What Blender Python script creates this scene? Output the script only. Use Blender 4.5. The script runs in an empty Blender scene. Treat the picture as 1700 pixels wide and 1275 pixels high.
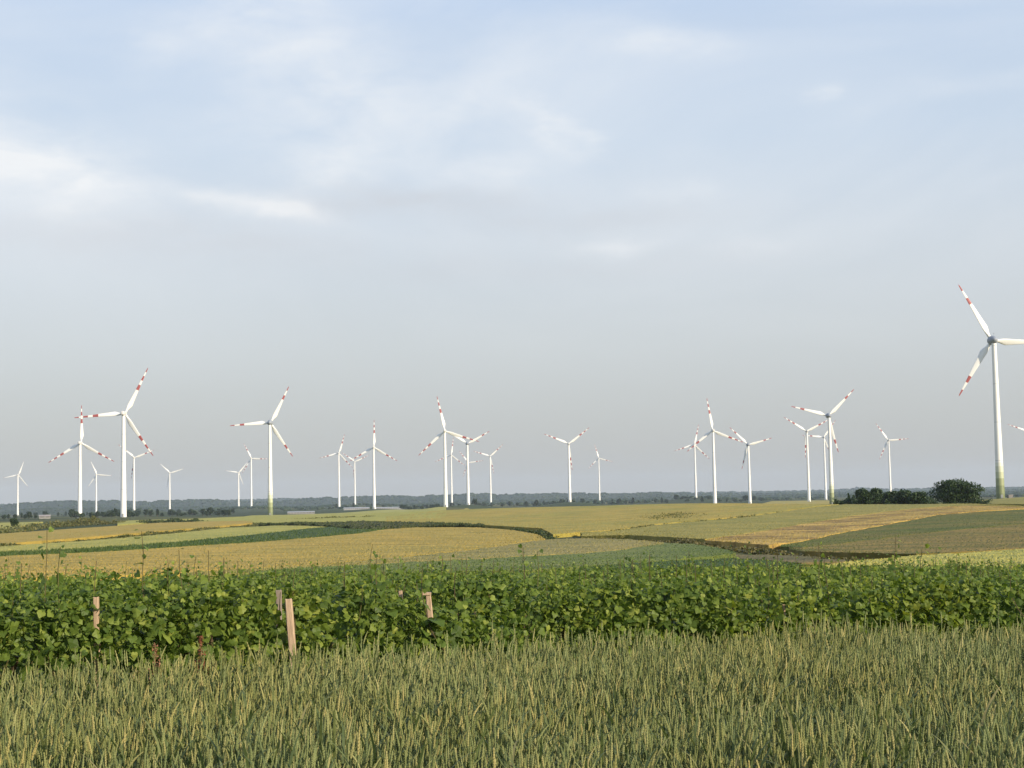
import bpy, math, random
import numpy as np
from mathutils import Vector, Matrix

rng = np.random.default_rng(7)
random.seed(7)
S = bpy.context.scene
COL = S.collection
PI = math.pi

# ------------------------------------------------------------------ camera
F, CX, CY = 2500.0, 850.0, 637.5
CAMZ = 2.0
PITCH = math.atan((825 - CY) / F)
ROLL = 0.019
fwd = np.array([0, math.cos(PITCH), math.sin(PITCH)])
up0 = np.array([0, -math.sin(PITCH), math.cos(PITCH)])
r0 = np.array([1.0, 0, 0])
upv = up0 * math.cos(ROLL) + r0 * math.sin(ROLL)
rgt = r0 * math.cos(ROLL) - up0 * math.sin(ROLL)

cd = bpy.data.cameras.new('camera')
cam = bpy.data.objects.new('camera', cd)
COL.objects.link(cam)
cd.sensor_width = 36
cd.lens = 36 * F / 1700
cd.clip_start = 0.1
cd.clip_end = 60000
m = Matrix(((rgt[0], upv[0], -fwd[0], 0), (rgt[1], upv[1], -fwd[1], 0), (rgt[2], upv[2], -fwd[2], CAMZ), (0, 0, 0, 1)))
cam.matrix_world = m
S.camera = cam


def ray(x, y):
    """unit-horizontal direction (dx, dy, slope) of the view line through a photo pixel"""
    x = np.asarray(x, float); y = np.asarray(y, float)
    d = fwd * F + rgt * (x[..., None] - CX) + upv * (CY - y[..., None])
    h = np.hypot(d[..., 0], d[..., 1])
    return d / h[..., None]


def at(x, y, D):
    d = ray(x, y)
    return np.array([0, 0, CAMZ]) + d * np.asarray(D, float)[..., None]


def project(P):
    q = P - np.array([0, 0, CAMZ])
    z = q @ fwd
    return CX + F * (q @ rgt) / z, CY - F * (q @ upv) / z


# ------------------------------------------------------------------ mesh building
class Acc:
    def __init__(self):
        self.V = []; self.L = []; self.Z = []; self.M = []; self.n = 0

    def add(self, V, loops, sizes, mat=0):
        V = np.asarray(V, float).reshape(-1, 3)
        loops = np.asarray(loops, np.int64); sizes = np.asarray(sizes, np.int64)
        self.V.append(V); self.L.append(loops + self.n); self.Z.append(sizes)
        self.M.append(np.full(len(sizes), mat, np.int32) if np.isscalar(mat) else np.asarray(mat, np.int32))
        self.n += len(V)

    def faces(self, V, faces, mat=0):
        self.add(V, [i for f in faces for i in f], [len(f) for f in faces], mat)

    def stamp(self, T, faces, R, O, mat=0):
        """copies of a template: R (k,3,3), O (k,3)"""
        T = np.asarray(T, float); k = len(O)
        if k == 0: return
        V = np.einsum('kij,nj->kni', R, T) + O[:, None, :]
        lp = np.array([i for f in faces for i in f]); sz = np.array([len(f) for f in faces])
        loops = (lp[None, :] + (np.arange(k) * len(T))[:, None]).ravel()
        mm = mat if np.isscalar(mat) else np.tile(np.asarray(mat), k)
        self.add(V.reshape(-1, 3), loops, np.tile(sz, k), mm)

    def grid(self, P, mat=0, wrap=False):
        """P (r,c,3)"""
        r, c = P.shape[:2]
        idx = np.arange(r * c).reshape(r, c)
        a = idx[:-1, :-1]; b = idx[:-1, 1:]; cc = idx[1:, 1:]; d = idx[1:, :-1]
        q = np.stack([a, b, cc, d], -1).reshape(-1, 4)
        if wrap:
            e = np.stack([idx[:-1, -1], idx[:-1, 0], idx[1:, 0], idx[1:, -1]], -1)
            q = np.concatenate([q, e])
        self.add(P.reshape(-1, 3), q.ravel(), np.full(len(q), 4), mat)

    def build(self, name, mats, parent=None, smooth=False):
        V = np.concatenate(self.V); L = np.concatenate(self.L); Z = np.concatenate(self.Z); M = np.concatenate(self.M)
        me = bpy.data.meshes.new(name)
        me.vertices.add(len(V)); me.vertices.foreach_set('co', V.astype(np.float32).ravel())
        me.loops.add(len(L)); me.loops.foreach_set('vertex_index', L.astype(np.int32))
        me.polygons.add(len(Z))
        st = np.concatenate([[0], np.cumsum(Z)[:-1]]).astype(np.int32)
        me.polygons.foreach_set('loop_start', st)
        if not isinstance(mats, (list, tuple)): mats = [mats]
        for mt in mats: me.materials.append(mt)
        me.polygons.foreach_set('material_index', M)
        me.polygons.foreach_set('use_smooth', np.full(len(Z), smooth, bool))
        me.update(calc_edges=True)
        o = bpy.data.objects.new(name, me)
        COL.objects.link(o)
        if parent is not None: o.parent = parent
        return o


def tag(o, label=None, cat=None, group=None, kind=None):
    if label: o['label'] = label
    if cat: o['category'] = cat
    if group: o['group'] = group
    if kind: o['kind'] = kind
    return o


def empty(name, loc=(0, 0, 0), rz=0):
    o = bpy.data.objects.new(name, None)
    o.empty_display_size = 0.2
    COL.objects.link(o)
    o.location = loc
    o.rotation_euler = (0, 0, rz)
    return o


def rotz(a):
    c, s = np.cos(a), np.sin(a); z = np.zeros_like(a); o = np.ones_like(a)
    return np.stack([np.stack([c, -s, z], -1), np.stack([s, c, z], -1), np.stack([z, z, o], -1)], -2)


def rotx(a):
    c, s = np.cos(a), np.sin(a); z = np.zeros_like(a); o = np.ones_like(a)
    return np.stack([np.stack([o, z, z], -1), np.stack([z, c, -s], -1), np.stack([z, s, c], -1)], -2)


def roty(a):
    c, s = np.cos(a), np.sin(a); z = np.zeros_like(a); o = np.ones_like(a)
    return np.stack([np.stack([c, z, s], -1), np.stack([z, o, z], -1), np.stack([-s, z, c], -1)], -2)


def tube(acc, pts, radii, n=8, mat=0, cap=True):
    pts = np.asarray(pts, float)
    rings = []
    for i, p in enumerate(pts):
        t = pts[min(i + 1, len(pts) - 1)] - pts[max(i - 1, 0)]
        t = t / (np.linalg.norm(t) + 1e-9)
        a = np.array([1.0, 0, 0]) if abs(t[0]) < 0.8 else np.array([0, 1.0, 0])
        u = np.cross(t, a); u /= np.linalg.norm(u); v = np.cross(t, u)
        th = np.linspace(0, 2 * PI, n, endpoint=False)
        rings.append(p + radii[i] * (np.cos(th)[:, None] * u + np.sin(th)[:, None] * v))
    acc.grid(np.array(rings), mat, wrap=True)
    if cap:
        acc.faces(rings[-1], [tuple(range(n))], mat)
        acc.faces(rings[0], [tuple(range(n))[::-1]], mat)


# value noise (vectorised, smooth, for shaping geometry)
_perm = rng.random((256, 256))
def vnoise(x, y, s=1.0):
    x = np.asarray(x) / s + 1000.3; y = np.asarray(y) / s + 1000.7
    xi = np.floor(x).astype(int); yi = np.floor(y).astype(int)
    fx = x - xi; fy = y - yi
    fx = fx * fx * (3 - 2 * fx); fy = fy * fy * (3 - 2 * fy)
    g = lambda i, j: _perm[i % 256, j % 256]
    return (g(xi, yi) * (1 - fx) + g(xi + 1, yi) * fx) * (1 - fy) + (g(xi, yi + 1) * (1 - fx) + g(xi + 1, yi + 1) * fx) * fy


def fnoise(x, y, s):
    return (vnoise(x, y, s) * 0.5 + vnoise(x + 77, y, s / 2) * 0.3 + vnoise(x, y + 31, s / 4) * 0.2)


# ------------------------------------------------------------------ materials
def new_mat(name):
    mt = bpy.data.materials.new(name)
    mt.use_nodes = True
    nt = mt.node_tree
    for n in list(nt.nodes): nt.nodes.remove(n)
    out = nt.nodes.new('ShaderNodeOutputMaterial')
    return mt, nt, out


def nd(nt, t, **kw):
    n = nt.nodes.new(t)
    for k, v in kw.items(): setattr(n, k, v)
    return n


def ramp(nt, fac, stops):
    r = nd(nt, 'ShaderNodeValToRGB')
    el = r.color_ramp.elements
    while len(el) > 1: el.remove(el[-1])
    el[0].position = stops[0][0]; el[0].color = (*stops[0][1], 1)
    for p, c in stops[1:]:
        e = el.new(p); e.color = (*c, 1)
    nt.links.new(fac, r.inputs['Fac'])
    return r.outputs['Color']


def noise(nt, vec, scale, detail=4, rough=0.55, dist=0.0):
    n = nd(nt, 'ShaderNodeTexNoise')
    n.inputs['Scale'].default_value = scale
    n.inputs['Detail'].default_value = detail
    n.inputs['Roughness'].default_value = rough
    n.inputs['Distortion'].default_value = dist
    nt.links.new(vec, n.inputs['Vector'])
    return n.outputs['Fac']


def mix(nt, fac, a, b, mode='MIX'):
    n = nd(nt, 'ShaderNodeMix', data_type='RGBA', blend_type=mode)
    for sock, v in ((n.inputs[0], fac), (n.inputs[6], a), (n.inputs[7], b)):
        if hasattr(v, 'links') or isinstance(v, bpy.types.NodeSocket): nt.links.new(v, sock)
        elif isinstance(v, (int, float)): sock.default_value = v
        else: sock.default_value = (*v, 1)
    return n.outputs[2]


def mapping(nt, vec, sc=(1, 1, 1), rot=(0, 0, 0)):
    n = nd(nt, 'ShaderNodeMapping')
    n.inputs['Scale'].default_value = sc
    n.inputs['Rotation'].default_value = rot
    nt.links.new(vec, n.inputs['Vector'])
    return n.outputs['Vector']


def leaf_mat(name, stops, trans=0.35, rough=0.55, spec=0.3, patch=None, patch_scale=0.3):
    """foliage: colour differs leaf by leaf, a little light passes through"""
    mt, nt, out = new_mat(name)
    g = nd(nt, 'ShaderNodeNewGeometry')
    c = ramp(nt, g.outputs['Random Per Island'], stops)
    tc = nd(nt, 'ShaderNodeTexCoord')
    if patch:
        f = noise(nt, tc.outputs['Object'], patch_scale, 3)
        f = ramp(nt, f, [(0.38, (0, 0, 0)), (0.66, (1, 1, 1))])
        c = mix(nt, f, c, mix(nt, 1.0, c, patch, 'MULTIPLY'))
    p = nd(nt, 'ShaderNodeBsdfPrincipled')
    p.inputs['Roughness'].default_value = rough
    p.inputs['Specular IOR Level'].default_value = spec
    nt.links.new(c, p.inputs['Base Color'])
    if trans > 0:
        t = nd(nt, 'ShaderNodeBsdfTranslucent')
        tcol = mix(nt, 1.0, c, (1.15, 1.2, 0.6), 'MULTIPLY')
        nt.links.new(tcol, t.inputs['Color'])
        ms = nd(nt, 'ShaderNodeMixShader')
        ms.inputs[0].default_value = trans
        nt.links.new(p.outputs[0], ms.inputs[1]); nt.links.new(t.outputs[0], ms.inputs[2])
        nt.links.new(ms.outputs[0], out.inputs['Surface'])
    else:
        nt.links.new(p.outputs[0], out.inputs['Surface'])
    return mt


def crop_mat(name, ca, cb, cpatch, grain=2.2, patch=0.03, pamt=0.6, rot=0.0, streak=(1, 1, 1), lodge=None, line=None):
    """a standing crop seen from afar: fine ear-scale grain, larger patches of ripeness, drill-row streaks"""
    mt, nt, out = new_mat(name)
    tc = nd(nt, 'ShaderNodeTexCoord')
    v = mapping(nt, tc.outputs['Object'], streak, (0, 0, rot))
    f1 = noise(nt, v, grain, 5, 0.7)
    f1 = ramp(nt, f1, [(0.3, (0, 0, 0)), (0.7, (1, 1, 1))])
    c = mix(nt, f1, ca, cb)
    f2 = noise(nt, v, patch, 4, 0.6, 0.6)
    f2 = ramp(nt, f2, [(0.42, (0, 0, 0)), (0.68, (pamt, pamt, pamt))])
    c = mix(nt, f2, c, cpatch)
    f3 = noise(nt, tc.outputs['Object'], patch * 7, 3, 0.6)
    f3 = ramp(nt, f3, [(0.34, (0.76, 0.8, 0.74)), (0.66, (1.14, 1.1, 1.08))])
    c = mix(nt, 1.0, c, f3, 'MULTIPLY')
    f5 = noise(nt, mapping(nt, tc.outputs['Object'], (0.35, 1.0, 1), (0, 0, 0.15)), 0.16, 6, 0.7, 0.8)
    f5 = ramp(nt, f5, [(0.56, (1, 1, 1)), (0.66, (0.66, 0.7, 0.6))])
    c = mix(nt, 1.0, c, f5, 'MULTIPLY')
    if lodge:
        f4 = noise(nt, v, lodge[1], 5, 0.65, 1.2)
        f4 = ramp(nt, f4, [(0.49, (0, 0, 0)), (0.58, (0.85, 0.85, 0.85))])
        c = mix(nt, f4, c, lodge[0])
    p = nd(nt, 'ShaderNodeBsdfPrincipled')
    p.inputs['Roughness'].default_value = 0.8
    p.inputs['Specular IOR Level'].default_value = 0.15
    nt.links.new(c, p.inputs['Base Color'])
    b = nd(nt, 'ShaderNodeBump')
    b.inputs['Strength'].default_value = 0.25
    b.inputs['Distance'].default_value = 0.15
    nt.links.new(noise(nt, v, grain * 0.7, 4, 0.7), b.inputs['Height'])
    nt.links.new(b.outputs[0], p.inputs['Normal'])
    nt.links.new(p.outputs[0], out.inputs['Surface'])
    return mt


def paint_mat(name, col, rough=0.45, dirt=0.08, spec=0.4, scale=0.4):
    mt, nt, out = new_mat(name)
    tc = nd(nt, 'ShaderNodeTexCoord')
    f = noise(nt, mapping(nt, tc.outputs['Object'], (1, 1, 0.15)), scale, 5, 0.6)
    f = ramp(nt, f, [(0.3, (1 - dirt * 2,) * 3), (0.7, (1, 1, 1))])
    c = mix(nt, 1.0, col, f, 'MULTIPLY')
    p = nd(nt, 'ShaderNodeBsdfPrincipled')
    p.inputs['Roughness'].default_value = rough
    p.inputs['Specular IOR Level'].default_value = spec
    nt.links.new(c, p.inputs['Base Color'])
    nt.links.new(p.outputs[0], out.inputs['Surface'])
    return mt


def wood_mat(name, ca, cb):
    mt, nt, out = new_mat(name)
    tc = nd(nt, 'ShaderNodeTexCoord')
    f = noise(nt, mapping(nt, tc.outputs['Object'], (14, 14, 1.6)), 6, 5, 0.65, 0.4)
    c = ramp(nt, f, [(0.3, ca), (0.7, cb)])
    p = nd(nt, 'ShaderNodeBsdfPrincipled')
    p.inputs['Roughness'].default_value = 0.85
    nt.links.new(c, p.inputs['Base Color'])
    b = nd(nt, 'ShaderNodeBump'); b.inputs['Strength'].default_value = 0.5; b.inputs['Distance'].default_value = 0.01
    nt.links.new(f, b.inputs['Height']); nt.links.new(b.outputs[0], p.inputs['Normal'])
    nt.links.new(p.outputs[0], out.inputs['Surface'])
    return mt


# ------------------------------------------------------------------ terrain
# each column: photo x, then (photo y, distance) of the visible crop surface
COLS = [
    (-700, [(965, 60), (940, 150), (921, 280), (904, 500), (884, 1000), ('z', 1500, -14), ('z', 4000, -23)]),
    (0,    [(954, 60), (922, 150), (903, 280), (886, 500), (868, 1000), (861.5, 1500), ('z', 4000, -24)]),
    (200,  [(953, 60), (912, 160), (892, 290), (874, 560), (864, 1000), (858, 1500), ('z', 4000, -20)]),
    (450,  [(950, 60), (897, 190), (885, 270), (873, 450), (856, 1000), ('z', 1500, -13), ('z', 4000, -18)]),
    (850,  [(942, 60), (920, 105), (896, 185), (875, 330), (840.5, 800), ('z', 1300, -12), ('z', 2500, -17), ('z', 4000, -17)]),
    (1100, [(938, 60), (906, 115), (893, 165), (868, 290), (833.5, 680), ('z', 1100, -11), ('z', 2500, -16), ('z', 4000, -14)]),
    (1250, [(936, 60), (910, 105), (897, 150), (858, 310), (830.5, 600), ('z', 1000, -10), ('z', 2500, -15), ('z', 4000, -14)]),
    (1400, [(937, 60), (919, 85), (885, 200), (856, 330), (833.5, 520), ('z', 620, -5.5), ('z', 1000, -9), ('z', 2500, -15)]),
    (1550, [(936, 60), (920, 82), (858, 240), (843, 340), (834.5, 460), ('z', 560, -5.0), ('z', 1000, -8), ('z', 2500, -15)]),
    (1700, [(935, 60), (911, 92), (870, 190), (845, 320), (838.5, 400), (820.5, 1000), ('z', 1400, -9), ('z', 2500, -15)]),
    (2400, [(925, 60), (900, 92), (858, 190), (833, 320), (826.5, 400), (808.5, 1000), ('z', 1400, -9), ('z', 2500, -15)]),
]
CROP = 0.6
LND = np.linspace(math.log(1.5), math.log(40000), 640)
colaz, coltab = [], []
nearD = np.array([1.5, 3, 5, 7, 9, 10, 11, 12, 12.8, 13.6, 14.5, 15.6, 17, 21, 26, 32, 38, 45])
for x, kn in COLS:
    d = ray(x, 825 - ROLL * (x - CX))
    colaz.append(math.atan2(d[0], d[1]))
    Ds = list(nearD)
    sl = float(np.interp(x, [0, 450, 850], [0.0395, 0.0425, 0.046]))
    ss = [(-sl * max(q - 12.4, 0) + CROP - CAMZ) / q for q in nearD]
    for k in kn:
        if k[0] == 'z': Ds.append(k[1]); ss.append((k[2] - CAMZ) / k[1])
        else: Ds.append(k[1]); ss.append(float(ray(x, k[0])[2]))
    zl = CAMZ + ss[-1] * Ds[-1]
    Ds += [6500, 9000, 14000, 40000]
    ss += [(zl - 3 - CAMZ) / 6500, (zl - 4 - CAMZ) / 9000, (zl - 4 - CAMZ) / 14000, (zl - 4 - CAMZ) / 40000]
    coltab.append(np.interp(LND, np.log(Ds), ss))
colaz = np.array(colaz); coltab = np.array(coltab)
AZ = np.linspace(-0.95, 0.95, 520)
TAB = np.array([np.interp(AZ, colaz, coltab[:, j]) for j in range(len(LND))]).T
def _blur(a, ax, s):
    r = int(3 * s); k = np.exp(-0.5 * (np.arange(-r, r + 1) / s) ** 2); k /= k.sum()
    pad = [(0, 0), (0, 0)]; pad[ax] = (r, r)
    b = np.pad(a, pad, mode='edge')
    return np.apply_along_axis(lambda v: np.convolve(v, k, 'valid'), ax, b)
jn = np.searchsorted(LND, math.log(52))
T2 = _blur(_blur(TAB, 0, 9), 1, 3.0)
TAB = np.where(np.arange(len(LND))[None, :] < jn, TAB, T2)

RES = []                                            # (az, lnD, dz): ground raised or lowered under each turbine
def surf_s(az, D):
    u = np.clip((az - AZ[0]) / (AZ[1] - AZ[0]), 0, len(AZ) - 1.001)
    v = np.clip((np.log(np.maximum(D, 1.5)) - LND[0]) / (LND[1] - LND[0]), 0, len(LND) - 1.001)
    i = u.astype(int); j = v.astype(int); fu = u - i; fv = v - j
    return (TAB[i, j] * (1 - fu) + TAB[i + 1, j] * fu) * (1 - fv) + (TAB[i, j + 1] * (1 - fu) + TAB[i + 1, j + 1] * fu) * fv


def surf(X, Y):
    """height of the crop surface"""
    X = np.asarray(X, float); Y = np.asarray(Y, float)
    D = np.maximum(np.hypot(X, Y), 1.5); az = np.arctan2(X, np.maximum(Y, 1e-3))
    z = CAMZ + surf_s(az, D) * D
    if RES:
        w = 0; zz = 0
        for a, l, dz in RES:
            g = np.exp(-((az - a) / 0.022) ** 2 - ((np.log(D) - l) / 0.13) ** 2)
            w = w + g; zz = zz + g * dz
        z = z + zz / np.maximum(w, 1.0)
    return z


def ground(X, Y):
    return surf(X, Y) - CROP


DS = np.exp(np.linspace(math.log(8), math.log(3000), 900))
def hit(x, y, lift=0.0):
    """first point of the crop surface on the view line through a photo pixel -> (n,3)"""
    x = np.atleast_1d(np.asarray(x, float)); y = np.atleast_1d(np.asarray(y, float))
    d = ray(x, y); az = np.arctan2(d[:, 0], d[:, 1])
    s = surf_s(np.repeat(az[:, None], len(DS), 1), np.repeat(DS[None], len(x), 0)) + lift / DS[None]
    below = d[:, 2:3] <= s
    below[:, :150] = False
    k = np.argmax(below, 1); none = ~below.any(1)
    # past a crest the line misses the ground: stop where it comes closest
    gap = d[:, 2:3] - s; gap[:, :150] = 9
    mn = (gap < 0.0016) & (gap <= np.roll(gap, 1, 1)) & (gap <= np.roll(gap, -1, 1))
    k = np.where(none, np.where(mn.any(1), np.argmax(mn, 1), np.argmin(np.where(DS[None] < 1300, gap, 9), 1)), k); k = np.maximum(k, 1)
    r = np.arange(len(x))
    g1 = d[:, 2] - s[r, k - 1]; g2 = d[:, 2] - s[r, k]
    t = np.where(none, 1.0, np.clip(g1 / (g1 - g2 + 1e-12), 0, 1))
    D = DS[k - 1] + t * (DS[k] - DS[k - 1])
    P = np.stack([d[:, 0] * D, d[:, 1] * D, np.zeros_like(D)], 1)
    P[:, 2] = surf(P[:, 0], P[:, 1]) + lift
    return P


# ------------------------------------------------------------------ turbines: data read off the photo
# hub x, hub y, rotor radius in px, phase, base y or None, kind of blade, green foot, label
TURB = [
    (30.6, 788.8, 24.0, 69.5, 855.5, 'plain', 0, 'small plain white wind turbine standing alone at the far left edge'),
    (134.7, 735.6, 61, 90, 859, 'three', 0, 'mid-sized turbine with one blade straight up, left of the tallest turbine on the left'),
    (160.6, 787.7, 24, 114.8, 859, 'plain', 0, 'small plain white turbine just left of the tallest turbine on the left'),
    (207.3, 686.9, 82.5, 63.5, 858.5, 'three', 0, 'tallest turbine on the left, red and white striped blade crossing its neighbour'),
    (223.3, 759.7, 34, 21, 847, 'three', 0, 'hazy small turbine half hidden right behind the tallest turbine on the left'),
    (282.3, 785.2, 23, 17, 850, 'plain', 0, 'small plain white turbine spreading two blades like a Y, right of the left cluster'),
    (396.4, 784.7, 22, 50.5, 843.5, 'plain', 0, 'smallest plain white turbine left of the green-footed mid-left turbine'),
    (417.4, 761, 28, 117.3, 842.5, 'three', 0, 'thin striped turbine close on the left of the green-footed mid-left turbine'),
    (449, 702.1, 67, 63, 856, 'two', 1, 'tall mid-left turbine with a green tower foot and two red marks per blade'),
    (562.6, 752.6, 33, 73, 844.4, 'three', 0, 'hazy striped turbine, leftmost of the three over the pale greenhouses'),
    (589, 766.4, 26, 24, 837.6, 'three', 0, 'smallest turbine, middle of the three over the pale greenhouses'),
    (620.6, 742.6, 45.5, 89, 845, 'three', 0, 'brightest turbine with a vertical blade, rightmost of the three over the greenhouses'),
    (738.4, 715.6, 59.7, 102, 842, 'three', 0, 'tallest striped turbine of the crowded centre cluster'),
    (749, 755.4, 29, 82, 839.6, 'three', 0, 'thin turbine right behind the tallest one of the centre cluster'),
    (776, 736.4, 42.3, 28.5, 838, 'two', 0, 'dark-hubbed turbine of the centre cluster with raised Y blades'),
    (777.5, 768, 25, 7.5, None, 'three', 0, 'faint turbine hidden behind the dark-hubbed tower of the centre cluster'),
    (813.6, 757.4, 29, 42, 837, 'three', 0, 'rightmost thin turbine of the centre cluster'),
    (943.8, 736.8, 44, 37, 833.5, 'three', 0, 'Y-shaped striped turbine alone at mid picture, right of the centre cluster'),
    (993.7, 760.6, 24.3, 105, 833.2, 'three', 0, 'small hazy turbine right of the lone Y-shaped turbine'),
    (1152.6, 738.4, 34.2, 76.2, 826.4, 'three', 0, 'smaller turbine overlapped by a blade of its tall right-hand neighbour on the golden crest'),
    (1182.8, 714.9, 54.5, 98.3, None, 'three', 0, 'tall slim striped turbine rising behind the middle of the golden crest'),
    (1241.5, 738.4, 41.3, 14.8, None, 'two', 0, 'dark-hubbed turbine with one shaded lower blade, right of the tall slim one'),
    (1338.6, 716, 43, 26.5, None, 'three', 0, 'striped turbine with a blade hanging straight down, left of the dark-hubbed tall pair'),
    (1367, 726, 34.7, 53.3, None, 'three', 0, 'turbine almost hidden behind the tall dark-hubbed tower on the crest'),
    (1374.7, 690.4, 61.7, 44.3, None, 'two', 1, 'tall dark-hubbed turbine with cream blades where the crest meets the dark hedge'),
    (1474.3, 731, 33.5, 4, None, 'three', 0, 'thin hazy turbine rising behind the dark grove'),
    (1646, 565.5, 103, -2, 819.5, 'two', 1, 'nearest and biggest turbine at the right with a grey egg nacelle and green tower foot'),
    (1707, 716.6, 34, 39, None, 'three', 0, 'turbine cut off by the right edge, only a striped blade tip showing'),
]
RM = {'plain': 41.0, 'three': 45.0, 'two': 41.0}
OVER = 4.6
tinfo = []
for hx, hy, rp, ph, by, kd, gf, lab in TURB:
    D = F * RM[kd] / rp
    H = at(hx, hy, D)
    base = np.array([H[0], H[1] - OVER])
    if by is not None:
        Db = math.hypot(*base)
        zb = float(CAMZ + ray(hx + (by - hy) * 0.02, by)[2] * Db)
        az = math.atan2(base[0], base[1])
        dz = zb - float(surf(base[0], base[1]) - CROP)
        if Db > 1150: RES.append((az, math.log(Db), float(np.clip(dz, -14, 14))))
    tinfo.append((H, base))

# ------------------------------------------------------------------ materials used
M_soil = crop_mat('soil_and_stubble', (0.075, 0.062, 0.03), (0.05, 0.065, 0.022), (0.04, 0.055, 0.018), grain=3.0, patch=0.05)
def plain_ground_mat():
    """near soil and weeds, turning into the dark patchwork of the far plain"""
    mt, nt, out = new_mat('ground')
    tc = nd(nt, 'ShaderNodeTexCoord')
    v = mapping(nt, tc.outputs['Object'], (1, 0.45, 1))
    vo = nd(nt, 'ShaderNodeTexVoronoi'); vo.inputs['Scale'].default_value = 0.0035
    nt.links.new(v, vo.inputs['Vector'])
    sp = nd(nt, 'ShaderNodeSeparateColor'); nt.links.new(vo.outputs['Color'], sp.inputs[0])
    c = ramp(nt, sp.outputs[0], [(0.0, (0.035, 0.05, 0.018)), (0.55, (0.05, 0.07, 0.022)), (0.8, (0.11, 0.105, 0.035)), (1.0, (0.06, 0.08, 0.03))])
    f = noise(nt, tc.outputs['Object'], 0.9, 6, 0.7)
    f = ramp(nt, f, [(0.3, (0.6, 0.6, 0.6)), (0.7, (1.25, 1.2, 1.1))])
    c = mix(nt, 1.0, c, f, 'MULTIPLY')
    p = nd(nt, 'ShaderNodeBsdfPrincipled'); p.inputs['Roughness'].default_value = 0.9
    p.inputs['Specular IOR Level'].default_value = 0.1
    nt.links.new(c, p.inputs['Base Color']); nt.links.new(p.outputs[0], out.inputs['Surface'])
    return mt
M_ground = plain_ground_mat()

# ------------------------------------------------------------------ ground sheet
a = Acc()
azs = np.linspace(-0.9, 0.9, 420)
dss = np.exp(np.linspace(math.log(1.6), math.log(13500), 360))
A, DD = np.meshgrid(azs, dss)
X, Y = DD * np.sin(A), DD * np.cos(A)
Zg = ground(X, Y) + np.where(DD > 40, (fnoise(X, Y, 9.0) - 0.5) * 0.16, (fnoise(X, Y, 1.2) - 0.5) * 0.05)
a.grid(np.stack([X, Y, Zg], -1)[:, ::-1])
# the near ground carries on round behind the camera
bx = np.linspace(-60, 60, 30); by_ = np.linspace(-60, 1.0, 20)
ro = np.array([(1.6 * math.sin(q), 1.6 * math.cos(q)) for q in azs[::-1]])
ring2 = ro * 1.0
pts_in = np.column_stack([ro, ground(ro[:, 0], ro[:, 1]) * 0])
gd = a.build('ground', M_ground, smooth=True)
tag(gd, kind='structure')
a = Acc()
th = np.linspace(0.9, 2 * PI - 0.9, 60)
rr = np.array([0.05, 1.6, 6, 20, 60, 200])
TH, RR = np.meshgrid(th, rr)
a.grid(np.stack([RR * np.sin(TH), RR * np.cos(TH), np.where(RR < 10, -0.002, -0.043 * np.maximum(RR - 10, 0)) * 1.0], -1)[:, ::-1])
tag(a.build('ground', M_soil, smooth=True), kind='structure')

# ------------------------------------------------------------------ crop fields
def pl(pts, x):
    p = np.array(pts, float)
    return np.interp(x, p[:, 0], p[:, 1])


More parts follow.
